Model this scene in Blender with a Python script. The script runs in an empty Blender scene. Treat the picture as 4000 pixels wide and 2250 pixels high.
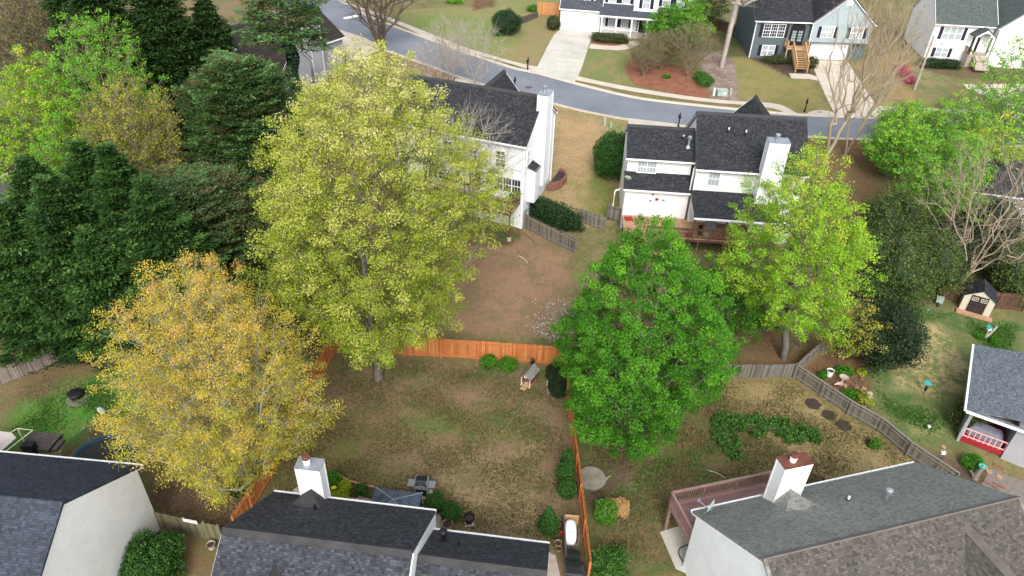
import bpy, bmesh, math, random
import numpy as np
from mathutils import Vector, Matrix
R = math.radians; sin = math.sin; cos = math.cos; PI = math.pi
random.seed(7); rng = np.random.default_rng(7)
S = bpy.context.scene
# ---------------------------------------------------------------- camera
TH = R(35.2); RO = math.atan(140/3925); FPX = 2773.; CH = 36.
Fw = Vector((0, cos(TH), -sin(TH))); _R0 = Vector((1, 0, 0)); _D0 = Vector((0, -sin(TH), -cos(TH)))
Rt = _R0*cos(RO)-_D0*sin(RO); Dn = _R0*sin(RO)+_D0*cos(RO)
cd = bpy.data.cameras.new('camera'); cam = bpy.data.objects.new('camera', cd); S.collection.objects.link(cam)
cd.sensor_width = 36; cd.lens = 36*FPX/4000; cd.clip_end = 4000; cd.clip_start = .5
M = Matrix.Identity(4)
for i in range(3):
    M[i][0] = Rt[i]; M[i][1] = -Dn[i]; M[i][2] = -Fw[i]
M[2][3] = CH; cam.matrix_world = M; S.camera = cam
# ---------------------------------------------------------------- light
W = bpy.data.worlds.new('World'); S.world = W; W.use_nodes = True
nt = W.node_tree; bg = nt.nodes['Background']
sky = nt.nodes.new('ShaderNodeTexSky'); sky.sky_type = 'NISHITA'; sky.sun_disc = False
SE, SA = R(42), R(178)
sky.sun_elevation = SE; sky.sun_rotation = SA; sky.dust_density = 3; sky.air_density = 1; sky.ozone_density = 1
hs = nt.nodes.new('ShaderNodeHueSaturation'); hs.inputs['Saturation'].default_value = .42
nt.links.new(sky.outputs[0], hs.inputs['Color']); nt.links.new(hs.outputs[0], bg.inputs[0]); bg.inputs[1].default_value = .15
sl = bpy.data.lights.new('sun', 'SUN'); sl.energy = .8; sl.angle = R(25); sl.color = (1, .965, .91)
so = bpy.data.objects.new('sun', sl); S.collection.objects.link(so); so.location = (0, 0, 80)
sd = Vector((sin(SA)*cos(SE), cos(SA)*cos(SE), sin(SE))); so.rotation_euler = sd.to_track_quat('Z', 'Y').to_euler()
S.view_settings.view_transform = 'Standard'; S.view_settings.look = 'None'; S.view_settings.gamma = 1
S.view_settings.exposure = 1.12
S.cycles.max_bounces = 6; S.cycles.diffuse_bounces = 3; S.cycles.transparent_max_bounces = 4
# ---------------------------------------------------------------- terrain profile, survey helpers
GB = [(-60, 0), (32, 0), (42, 1), (57, 2.5), (66, 4), (73, 5.2), (83, 6), (97, 7.8), (110, 8.5), (150, 10), (400, 16), (1500, 30)]
def g(y):
    if y <= -60: return 0
    for (a, p), (b, q) in zip(GB, GB[1:]):
        if y <= b: return p+(q-p)*(y-a)/(b-a)
    return 30
def ray(px, py): return Fw+Rt*((px-2000)/FPX)+Dn*((py-1125)/FPX)
def P(px, py, z=None):          # a surveyed point: where that sight line meets height z, or the ground
    d = ray(px, py)
    if z is not None:
        t = (z-CH)/d.z; return Vector((t*d.x, t*d.y, z))
    lo, hi = 1, 1200
    for _ in range(50):
        m = (lo+hi)/2
        if CH+m*d.z < g(m*d.y): hi = m
        else: lo = m
    return Vector((lo*d.x, lo*d.y, g(lo*d.y)))
def PY(px, py, Y):
    d = ray(px, py); t = Y/d.y; return Vector((t*d.x, Y, CH+t*d.z))
def G(px, py): p = P(px, py); return (p.x, p.y)
def topo(px, py, Y):            # trunk foot and height for a tree whose tip is sighted at px,py at distance Y
    p = PY(px, py, Y); return Vector((p.x, Y, g(Y))), p.z-g(Y)
# ---------------------------------------------------------------- node helper
class MT:
    def __init__(s, name, rough=.8, spec=.3):
        s.m = bpy.data.materials.new(name); s.m.use_nodes = True; s.t = s.m.node_tree; s.b = s.t.nodes['Principled BSDF']
        s.b.inputs['Roughness'].default_value = rough; s.b.inputs['Specular IOR Level'].default_value = spec
    def n(s, ty, ins=None, **kw):
        x = s.t.nodes.new('ShaderNode'+ty)
        for k, v in kw.items(): setattr(x, k, v)
        for k, v in (ins or {}).items(): s.set(x.inputs[k], v)
        return x
    def set(s, inp, v):
        if hasattr(v, 'is_output'): s.t.links.new(v, inp)
        elif isinstance(v, (tuple, list)) and inp.type == 'RGBA': inp.default_value = (*v[:3], 1)
        else: inp.default_value = v
    def math(s, op, a, b=0., c=None):
        x = s.n('Math', operation=op); s.set(x.inputs[0], a); s.set(x.inputs[1], b)
        if c is not None: s.set(x.inputs[2], c)
        return x.outputs[0]
    def mix(s, f, a, b, bt='MIX'):
        x = s.n('Mix', data_type='RGBA', blend_type=bt); s.set(x.inputs[0], f); s.set(x.inputs[6], a); s.set(x.inputs[7], b); return x.outputs[2]
    def ramp(s, f, stops):
        x = s.n('ValToRGB'); e = x.color_ramp.elements
        while len(e) < len(stops): e.new(.5)
        for k, (p, c) in enumerate(stops): e[k].position = p; e[k].color = (*c, 1) if len(c) == 3 else c
        s.set(x.inputs[0], f); return x.outputs[0]
    def noise(s, scale, detail=3, vec=None, rough=.55):
        x = s.n('TexNoise'); x.inputs['Scale'].default_value = scale; x.inputs['Detail'].default_value = detail; x.inputs['Roughness'].default_value = rough
        s.set(x.inputs['Vector'], vec if vec is not None else s.obj()); return x.outputs['Fac']
    def obj(s):
        if not hasattr(s, '_o'): s._o = s.n('TexCoord').outputs['Object']
        return s._o
    def base(s, c): s.set(s.b.inputs['Base Color'], c); return s
    def bump(s, h, strength=.4, dist=.02):
        x = s.n('Bump'); x.inputs['Strength'].default_value = strength; x.inputs['Distance'].default_value = dist
        s.set(x.inputs['Height'], h); s.t.links.new(x.outputs[0], s.b.inputs['Normal'])
def vscale(c, k): return tuple(min(1, a*k) for a in c)
def plain(name, c, rough=.7, var=.15, scale=3., spec=.3, metal=0):
    m = MT(name, rough, spec); n = m.noise(scale, 4); n2 = m.noise(scale*9, 2)
    k = m.math('ADD', m.math('MULTIPLY', n, .7), m.math('MULTIPLY', n2, .3))
    m.base(m.ramp(k, [(.3, vscale(c, 1-var)), (.7, vscale(c, 1+var))])); m.b.inputs['Metallic'].default_value = metal
    return m.m
def shingle(name, lo, mid, hi, tw=.15, th=.12):
    m = MT(name, .92, .2); uv = m.n('UVMap').outputs[0]; sx = m.n('SeparateXYZ', {0: uv}); u, v = sx.outputs[0], sx.outputs[1]
    vr = m.math('DIVIDE', v, th); row = m.math('FLOOR', vr)
    rn = m.n('TexWhiteNoise', noise_dimensions='1D'); m.set(rn.inputs['W'], row)
    uu = m.math('ADD', m.math('DIVIDE', u, tw), m.math('MULTIPLY', rn.outputs[0], 3)); col = m.math('FLOOR', uu)
    cv = m.n('CombineXYZ', {0: col, 1: row}); wn = m.n('TexWhiteNoise', {'Vector': cv.outputs[0]}, noise_dimensions='2D')
    big = m.noise(.6, 3, uv)
    k = m.math('ADD', m.math('MULTIPLY', wn.outputs[0], .62), m.math('MULTIPLY', big, .38))
    c = m.ramp(k, [(.12, lo), (.42, mid), (.62, vscale(mid, 1.12)), (.85, hi)])
    edge = m.math('LESS_THAN', m.math('FRACT', vr), .14)
    c = m.mix(m.math('MULTIPLY', edge, .45), c, vscale(lo, .55))
    grit = m.noise(60, 2, uv); c = m.mix(.35, c, m.ramp(grit, [(.3, (.25,)*3), (.7, (.75,)*3)]), 'OVERLAY')
    m.base(c); m.bump(m.math('ADD', m.math('MULTIPLY', wn.outputs[0], .5), m.math('FRACT', vr)), .5, .02); return m.m
def siding(name, c, step=.17, dirt=.06, vert=False):
    m = MT(name, .62, .3); sx = m.n('SeparateXYZ', {0: m.obj()}); z = sx.outputs[0 if vert else 2]
    fr = m.math('FRACT', m.math('DIVIDE', z, step)); line = m.math('LESS_THAN', fr, .16)
    n = m.noise(.8, 4); n2 = m.noise(6, 3)
    cc = m.ramp(m.math('ADD', m.math('MULTIPLY', n, .6), m.math('MULTIPLY', n2, .4)), [(.35, tuple(a*(1-dirt*1.6) for a in c)), (.6, c)])
    m.base(m.mix(m.math('MULTIPLY', line, .36), cc, vscale(c, .5))); m.bump(fr, .6, .02); return m.m
def boards(name, lo, hi, step=.14, axis=0, wear=None):
    m = MT(name, .85, .2); sx = m.n('SeparateXYZ', {0: m.obj()}); a = m.math('DIVIDE', sx.outputs[axis], step); fl = m.math('FLOOR', a)
    wn = m.n('TexWhiteNoise', noise_dimensions='1D'); m.set(wn.inputs['W'], fl); n = m.noise(2.5, 4)
    c = m.ramp(m.math('ADD', m.math('MULTIPLY', wn.outputs[0], .5), m.math('MULTIPLY', n, .5)), [(.25, lo), (.75, hi)])
    if wear: c = m.mix(m.ramp(m.noise(1.1, 5), [(.5, (0, 0, 0)), (.68, (1, 1, 1))]), c, wear)
    line = m.math('LESS_THAN', m.math('FRACT', a), .1); m.base(m.mix(m.math('MULTIPLY', line, .7), c, vscale(lo, .35))); return m.m
def leafmat(name, stops, tr=.3, rough=.6):
    m = MT(name, rough, .25); at = m.n('Attribute', attribute_name='tint'); c = m.ramp(at.outputs['Fac'], stops); m.base(c)
    t = m.n('BsdfTranslucent'); m.set(t.inputs[0], c); mx = m.n('MixShader'); mx.inputs[0].default_value = tr
    m.t.links.new(m.b.outputs[0], mx.inputs[1]); m.t.links.new(t.outputs[0], mx.inputs[2])
    out = [x for x in m.t.nodes if x.type == 'OUTPUT_MATERIAL'][0]; m.t.links.new(mx.outputs[0], out.inputs[0]); return m.m
K = {}
K['white_siding'] = siding('white_siding', (.89, .89, .88)); K['cool_siding'] = siding('cool_white_siding', (.85, .88, .91))
K['cream_siding'] = siding('cream_siding', (.86, .855, .82)); K['slate_siding'] = siding('slate_siding', (.105, .135, .15))
K['pale_blue_siding'] = siding('pale_blue_siding', (.36, .43, .46)); K['grey_siding'] = siding('grey_siding', (.38, .38, .41))
K['gable_siding'] = siding('stained_white_siding', (.94, .93, .925), step=.2, dirt=.07)
K['white'] = plain('white_paint', (.83, .83, .83), .5, .04); K['cream'] = plain('cream_paint', (.7, .64, .5), .6, .06)
K['roof_blue'] = shingle('blue_black_shingles', (.024, .029, .040), (.042, .050, .066), (.070, .080, .104))
K['roof_mix'] = shingle('mixed_charcoal_shingles', (.020, .021, .026), (.044, .047, .055), (.085, .089, .102))
K['roof_green'] = shingle('green_grey_shingles', (.15, .153, .138), (.215, .22, .20), (.29, .298, .27))
K['roof_brown'] = shingle('brown_grey_shingles', (.050, .045, .038), (.085, .078, .066), (.135, .126, .108))
K['roof_dark'] = shingle('dark_shingles', (.012, .013, .016), (.028, .030, .034), (.060, .062, .07))
K['roof_charcoal'] = shingle('blue_charcoal_shingles', (.032, .037, .046), (.058, .066, .08), (.095, .105, .125))
K['roof_umber'] = shingle('umber_shingles', (.020, .015, .014), (.035, .028, .026), (.06, .05, .045))
K['roof_slate'] = shingle('slate_grey_shingles', (.075, .088, .10), (.13, .152, .175), (.20, .225, .25))
K['roof_far_green'] = shingle('far_green_shingles', (.05, .062, .058), (.075, .09, .085), (.11, .125, .12))
K['cap'] = plain('ridge_cap_shingles', (.045, .043, .045), .9, .35, 1.6); K['cap_brown'] = plain('brown_cap_shingles', (.15, .13, .12), .9, .25, 1.6)
K['glass'] = plain('window_glass', (.30, .36, .38), .12, .3, .9, .6); K['dark_glass'] = plain('dark_glass', (.03, .035, .045), .1, .4, .8, .7)
K['blind'] = plain('blind_behind_glass', (.36, .40, .41), .3, .14, 1.5, .5)
K['shutter'] = plain('shutter_paint', (.016, .014, .03), .5, .2); K['black'] = plain('black_metal', (.012, .012, .013), .45, .3)
K['plastic'] = plain('black_plastic', (.015, .016, .018), .4, .3); K['galv'] = plain('galvanised_metal', (.33, .36, .39), .4, .2, 2, .5, .5)
K['rust'] = plain('rusted_metal', (.13, .045, .03), .75, .45, 2.2); K['deck_red'] = boards('red_brown_deck_boards', (.25, .145, .135), (.36, .225, .205), .16, 1)
K['rail_red'] = plain('red_brown_rail', (.26, .155, .14), .75, .2, 2); K['deck_tan'] = boards('tan_deck_boards', (.36, .21, .12), (.47, .29, .18), .14, 1)
K['rail_brown'] = plain('brown_stained_rail', (.12, .065, .04), .8, .25, 2); K['wood_new'] = boards('new_pine', (.45, .27, .13), (.56, .36, .19), .2, 1)
K['orange_fence'] = boards('orange_stained_pickets', (.36, .12, .035), (.60, .235, .08), .14, 0); K['orange_post'] = plain('orange_stained_post', (.46, .16, .055), .8, .2)
K['grey_fence'] = boards('weathered_grey_pickets', (.095, .088, .078), (.225, .20, .165), .14, 0); K['grey_post'] = plain('weathered_post', (.20, .18, .145), .9, .25)
K['reed'] = boards('reed_screen', (.16, .13, .11), (.33, .28, .25), .09, 0); K['brown_fence'] = boards('brown_pickets', (.08, .045, .03), (.14, .08, .055), .14, 0)
K['moss_fence'] = boards('mossy_pickets', (.11, .10, .055), (.2, .18, .11), .14, 0); K['new_fence'] = boards('honey_pickets', (.42, .19, .07), (.55, .27, .11), .14, 0)
K['concrete'] = plain('concrete', (.47, .44, .38), .85, .14, .7); K['walk'] = plain('sidewalk_concrete', (.50, .44, .36), .85, .12, .8)
K['concrete_old'] = plain('stained_old_concrete', (.20, .185, .155), .9, .45, 1.6); K['stone'] = plain('stone', (.42, .36, .30), .85, .25, 3); K['brick'] = plain('brick_edging', (.22, .10, .075), .85, .35, 5)
K['terracotta'] = plain('terracotta', (.42, .24, .15), .8, .2, 4); K['timber'] = plain('old_timber', (.10, .085, .075), .9, .35, 4)
K['red'] = plain('red_paint', (.30, .02, .028), .6, .2); K['barn_red'] = plain('barn_red_paint', (.25, .06, .05), .7, .25); K['pink'] = plain('pink_paint', (.78, .42, .42), .6, .15)
K['teal'] = plain('teal_paint', (.06, .45, .45), .5, .15); K['blue'] = plain('blue_vinyl', (.02, .06, .105), .5, .35); K['cover'] = plain('grey_cover', (.24, .26, .31), .5, .2)
K['canvas'] = plain('tan_canvas', (.55, .48, .44), .8, .1, .8); K['gazebo'] = MT('ribbed_metal_roof', .35, .5).m
m = MT('ribbed_blue_metal', .4, .5); sx = m.n('SeparateXYZ', {0: m.n('UVMap').outputs[0]}); fr = m.math('FRACT', m.math('DIVIDE', sx.outputs[0], .17)); ln = m.math('LESS_THAN', fr, .28)
m.base(m.mix(m.math('MULTIPLY', ln, .75), m.ramp(m.noise(2, 4), [(.3, (.06, .08, .12)), (.7, (.17, .22, .29))]), (.018, .022, .032))); m.b.inputs['Metallic'].default_value = .3; m.bump(fr, .6, .03); K['gazebo'] = m.m
K['bark'] = plain('grey_bark', (.16, .145, .12), .95, .35, 3); K['pale_bark'] = plain('pale_bark', (.38, .34, .29), .9, .3, 3); K['brown_bark'] = plain('brown_bark', (.13, .10, .075), .95, .3, 3)
K['tan_bark'] = plain('tan_bark', (.34, .275, .19), .95, .25, 2); K['warm_twig'] = plain('warm_twig_bark', (.26, .20, .145), .95, .25, 2); K['lichen_bark'] = plain('lichen_bark', (.25, .26, .20), .95, .3, 4)
K['util_green'] = plain('pale_green_paint', (.33, .42, .35), .6, .12); K['white_plastic'] = plain('white_plastic', (.88, .88, .87), .35, .03)
K['wicker'] = plain('wicker', (.17, .14, .12), .85, .3, 14); K['cushion'] = plain('cushion', (.5, .46, .38), .9, .1); K['mesh'] = plain('black_net', (.03, .03, .03), .8, .3)
K['soil'] = plain('dark_soil', (.05, .035, .03), .95, .4, 2); K['yellow'] = plain('yellow_petals', (.75, .6, .03), .7, .2, 9); K['door_brown'] = plain('dark_brown_paint', (.035, .025, .022), .6, .2)
K['tan_wall'] = plain('tan_wall', (.55, .50, .40), .7, .06); K['ash'] = plain('ash', (.2, .17, .15), .95, .3, 6)
# ---------------------------------------------------------------- mesh helper
C = S.collection
def tag(o, label=None, cat=None, group=None, kind=None):
    if label: o['label'] = label
    if cat: o['category'] = cat
    if group: o['group'] = group
    if kind: o['kind'] = kind
    return o
def T(name, label, cat, loc, yaw=0, group=None):
    o = bpy.data.objects.new(name, None); C.objects.link(o); o.empty_display_size = .2
    o.location = loc; o.rotation_euler = (0, 0, R(yaw)); return tag(o, label, cat, group)
class MB:
    def __init__(s): s.v = []; s.f = []; s.uv = []; s.T = None
    def add(s, vs, fs, uvs=None):
        k = len(s.v)
        for p in vs:
            p = Vector(p); s.v.append(tuple(s.T @ p) if s.T else tuple(p))
        for i, q in enumerate(fs):
            s.f.append([k+j for j in q]); s.uv.append(uvs[i] if uvs else [(vs[j][0]+vs[j][1]*.37, vs[j][2]+vs[j][1]*.11) for j in q])
        return s
    def box(s, x0, x1, y0, y1, z0, z1):
        return s.add([(x, y, z) for z in (z0, z1) for y in (y0, y1) for x in (x0, x1)], [(0, 2, 3, 1), (4, 5, 7, 6), (0, 1, 5, 4), (2, 6, 7, 3), (0, 4, 6, 2), (1, 3, 7, 5)])
    def beam(s, p, q, w, h, up=(0, 0, 1)):
        p, q = Vector(p), Vector(q); d = (q-p).normalized(); u = Vector(up)
        a = d.cross(u)
        if a.length < 1e-3: a = d.cross(Vector((1, 0, 0)))
        a.normalize(); b = a.cross(d).normalized(); a *= w/2; b *= h/2
        vs = [c+x*a+y*b for c in (p, q) for x, y in ((-1, -1), (1, -1), (1, 1), (-1, 1))]
        return s.add(vs, [(0, 3, 2, 1), (4, 5, 6, 7), (0, 1, 5, 4), (1, 2, 6, 5), (2, 3, 7, 6), (3, 0, 4, 7)])
    def tube(s, pts, r, n=8, r1=None):
        pts = [Vector(p) for p in pts]; m = len(pts); vs = []; fs = []
        for i, p in enumerate(pts):
            d = (pts[min(i+1, m-1)]-pts[max(i-1, 0)]).normalized(); a = d.cross(Vector((0, 0, 1)))
            if a.length < .05: a = d.cross(Vector((1, 0, 0)))
            a.normalize(); b = d.cross(a); rr = r if r1 is None else r+(r1-r)*i/(m-1)
            vs += [p+(a*cos(2*PI*k/n)+b*sin(2*PI*k/n))*rr for k in range(n)]
        for i in range(m-1):
            for k in range(n): fs.append((i*n+k, i*n+(k+1) % n, (i+1)*n+(k+1) % n, (i+1)*n+k))
        fs += [tuple(range(n)), tuple((m-1)*n+k for k in range(n))[::-1]]
        return s.add(vs, fs)
    def lathe(s, prof, cx=0, cy=0, n=20, cap=True):
        vs = []; fs = []
        for r, z in prof: vs += [(cx+r*cos(2*PI*k/n), cy+r*sin(2*PI*k/n), z) for k in range(n)]
        for i in range(len(prof)-1):
            for k in range(n): fs.append((i*n+k, i*n+(k+1) % n, (i+1)*n+(k+1) % n, (i+1)*n+k))
        if cap: fs += [tuple(range(n))[::-1], tuple((len(prof)-1)*n+k for k in range(n))]
        return s.add(vs, fs)
    def prism(s, poly, vec):
        n = len(poly); vec = Vector(vec); a = [Vector(p) for p in poly]; vs = a+[p+vec for p in a]
        return s.add(vs, [tuple(range(n))[::-1], tuple(range(n, 2*n))]+[(i, (i+1) % n, n+(i+1) % n, n+i) for i in range(n)])
    def slab(s, e0, e1, r1, r0, th=.12):      # roof plane: eave e0-e1, ridge r0-r1, shingle uv on top
        e0, e1, r1, r0 = map(Vector, (e0, e1, r1, r0)); L = (e1-e0).normalized(); nn = L.cross(r0-e0).normalized()
        if nn.z < 0: nn = -nn
        vv = nn.cross(L).normalized()
        if vv.dot(r0-e0) < 0: vv = -vv
        top = [e0, e1, r1, r0]; bot = [p-nn*th for p in top]; uv = [((p-e0).dot(L), (p-e0).dot(vv)) for p in top]
        vs = top+bot; fs = [(0, 1, 2, 3), (7, 6, 5, 4), (0, 4, 5, 1), (1, 5, 6, 2), (2, 6, 7, 3), (3, 7, 4, 0)]
        return s.add(vs, fs, [[uv[j % 4] for j in q] for q in fs])
    def obj(s, name, mt, parent=None, loc=None, yaw=0, smooth=False):
        me = bpy.data.meshes.new(name); me.from_pydata(s.v, [], s.f); u = me.uv_layers.new(name='UVMap')
        u.data.foreach_set('uv', [c for f in s.uv for p in f for c in p])
        me.materials.append(K[mt] if isinstance(mt, str) else mt)
        bm = bmesh.new(); bm.from_mesh(me); bmesh.ops.recalc_face_normals(bm, faces=bm.faces); bm.to_mesh(me); bm.free()
        if smooth: me.shade_smooth()
        o = bpy.data.objects.new(name, me); C.objects.link(o)
        if parent: o.parent = parent
        if loc is not None: o.location = loc; o.rotation_euler = (0, 0, R(yaw))
        return o
def copytree(o, loc, yaw, label=None, parent=None):
    c = o.copy(); C.objects.link(c)
    if parent: c.parent = parent
    else:
        c.location = loc; c.rotation_euler = (0, 0, R(yaw))
        if label: c['label'] = label
    for ch in o.children: copytree(ch, None, 0, None, c)
    return c
# ---------------------------------------------------------------- ground
exec_zones = []
def inpoly(x, y, poly):
    r = np.zeros(x.shape, bool); n = len(poly); j = n-1
    for i in range(n):
        xi, yi = poly[i]; xj, yj = poly[j]; c = ((yi > y) != (yj > y)) & (x < (xj-xi)*(y-yi)/((yj-yi) or 1e-9)+xi); r ^= c; j = i
    return r
def dist(x, y, poly):
    d = np.full(x.shape, 1e9); n = len(poly)
    for i in range(n):
        ax, ay = poly[i]; bx, by = poly[(i+1) % n]; dx, dy = bx-ax, by-ay; L = dx*dx+dy*dy or 1e-9
        t = np.clip(((x-ax)*dx+(y-ay)*dy)/L, 0, 1); d = np.minimum(d, np.hypot(x-ax-t*dx, y-ay-t*dy))
    return d
# colour zones surveyed as outlines: (outline, main colour, second colour, feather in metres)
BR = (.205, .134, .084); OL = (.115, .108, .042); TN = (.27, .195, .10); GR = (.075, .13, .03)
Z = [
 ([(0,0),(900,0),(900,900),(0,900)], (.16,.13,.06), (.10,.12,.04), 3),
 ([(0,1350),(640,1250),(1250,1330),(1000,2000),(640,2100),(0,1800)], (.16,.105,.06), (.12,.12,.04), 1),
 ([(0,1640),(150,1540),(480,1400),(560,1500),(480,1720),(0,1760)], (.05,.19,.02), (.10,.19,.035), .9),
 ([(380,1640),(560,1640),(520,1760),(300,1760)], (.20,.145,.085), (.12,.13,.045), .6),
 ([(590,1900),(950,1760),(960,1990),(860,2080),(620,2050)], (.085,.05,.035), (.14,.11,.04), .8),
 ([(680,2080),(900,2080),(860,2250),(560,2250)], (.13,.12,.04), (.18,.11,.065), .4),
 ([(1300,1360),(2210,1430),(2290,2250),(1000,2250),(960,1990)], BR, OL, .2),
 ([(1310,1390),(1700,1400),(2200,1440),(2200,1500),(1600,1490),(1290,1480)], (.075,.11,.03), BR, .7),
 ([(1060,1830),(1200,1640),(1440,1620),(1400,1900),(1250,1960),(1060,1960)], (.115,.12,.035), (.17,.125,.06), .9),
 ([(1540,1600),(1950,1590),(2120,1700),(1900,1740),(1560,1700)], (.155,.135,.05), (.09,.13,.035), 1),
 ([(1700,1830),(2080,1750),(2130,2040),(1950,2080),(1730,1900)], (.29,.215,.115), (.17,.14,.065), 1.2),
 ([(1280,1970),(1720,2000),(1700,2120),(1200,2120)], (.06,.042,.035), (.10,.08,.05), .4),
 ([(1170,1860),(1300,1850),(1560,1960),(1560,2040),(1150,2000)], (.055,.04,.032), (.08,.07,.04), .3),
 ([(2220,1430),(2780,1470),(3100,1480),(3700,1870),(3700,2250),(2300,2250)], (.155,.115,.055), (.085,.11,.03), .15),
 ([(2250,1560),(2420,1700),(2480,2000),(2280,2000)], (.10,.065,.045), (.075,.10,.03), .6),
 ([(2790,1480),(3090,1485),(3660,1850),(3200,1880),(2990,1700),(2860,1600)], (.285,.215,.10), (.20,.16,.065), .5),
 ([(2330,1120),(2760,1180),(3200,1330),(3110,1440),(2800,1470),(2210,1400)], (.165,.092,.045), (.13,.105,.05), .5),
 ([(2800,1010),(3080,1080),(3060,1230),(2800,1320),(2700,1200)], (.055,.085,.025), (.13,.10,.045), .8),
 ([(3120,1450),(3260,1350),(3500,1400),(3400,1600),(3600,1760),(3700,1870)], (.155,.085,.045), (.12,.08,.04), .2),
 ([(3400,1280),(3560,1180),(3760,1230),(4000,1260),(4000,1700),(3560,1760),(3400,1560)], (.06,.125,.03), (.13,.15,.055), .5),
 ([(3560,1270),(3680,1260),(3760,1400),(3820,1480),(3700,1570),(3480,1520),(3520,1370)], (.40,.32,.155), (.13,.17,.055), .5),
 ([(3520,1600),(3640,1600),(3700,1700),(3560,1700)], (.27,.25,.11), (.09,.14,.04), .5),
 ([(3560,1760),(3660,1760),(4000,1900),(4000,2100),(3700,1960)], (.085,.06,.045), (.13,.09,.05), .3),
 ([(900,500),(2000,600),(2060,880),(2240,970),(2200,1300),(1300,1340),(1100,1100)], (.27,.165,.10), (.19,.14,.075), .6),
 ([(1500,880),(2030,880),(2040,930),(1990,960),(1500,940)], (.05,.075,.02), (.18,.11,.06), .25),
 ([(2120,400),(2450,450),(2440,720),(2410,870),(2240,900),(2120,860),(2080,800)], (.33,.245,.125), (.23,.19,.08), .2),
 ([(2320,640),(2430,760),(2410,865),(2270,850),(2300,740)], (.12,.16,.035), (.20,.17,.06), .6),
 ([(2190,440),(2330,470),(2350,540),(2260,700),(2180,640)], (.40,.26,.135), (.30,.22,.11), .8),
 ([(2370,470),(2455,480),(2450,520),(2380,510)], (.14,.19,.05), (.25,.21,.09), .4),
 ([(3150,530),(3420,540),(3440,900),(3330,1000),(3200,800)], (.17,.085,.05), (.11,.10,.04), .8),
 ([(600,0),(1230,0),(1180,200),(600,200)], (.20,.14,.08), (.13,.13,.05), 1),
 ([(1560,40),(2200,0),(2180,110),(2080,270),(1800,190),(1560,105)], (.17,.205,.065), (.24,.21,.09), .3),
 ([(1620,60),(1960,60),(1980,180),(1850,200),(1650,130)], (.145,.215,.05), (.20,.20,.07), 1),
 ([(1850,40),(1960,20),(2180,0),(2180,-60),(1800,-60)], (.12,.055,.035), (.14,.08,.04), .4),
 ([(2100,60),(2200,60),(2100,280),(2000,230)], (.22,.20,.085), (.26,.19,.10), .8),
 ([(2250,190),(2480,190),(2450,240),(2500,360),(2260,310)], (.135,.18,.06), (.22,.19,.08), .5),
 ([(2720,200),(2800,200),(2900,260),(2880,400),(2790,390)], (.19,.13,.115), (.30,.24,.21), .5),
 ([(2860,215),(3130,260),(3280,470),(2900,415)], (.24,.20,.075), (.17,.18,.06), .2),
 ([(2800,120),(2900,140),(2930,230),(2830,220)], (.05,.08,.025), (.12,.10,.05), .4),
 ([(2920,225),(3120,225),(3190,300),(3080,300),(2980,250)], (.05,.035,.035), (.08,.05,.045), .2),
 ([(3330,240),(3520,200),(3720,300),(3620,430),(3440,430)], (.29,.20,.10), (.20,.16,.07), .4),
 ([(3560,280),(3720,270),(3700,390),(3600,420)], (.13,.17,.06), (.24,.20,.09), .5),
 ([(3400,100),(3500,60),(3520,180),(3400,220)], (.20,.12,.06), (.13,.12,.05), .5),
 ([(3560,255),(4000,270),(4000,330),(3700,300)], (.14,.085,.055), (.10,.10,.04), .3),
 ([(1590,235),(1830,320),(1800,345),(1640,300)], (.26,.14,.08), (.22,.14,.08), .4),
]
def gzones(): return [([tuple(G(*p)) for p in pl], a, b, f) for pl, a, b, f in Z]
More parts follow.
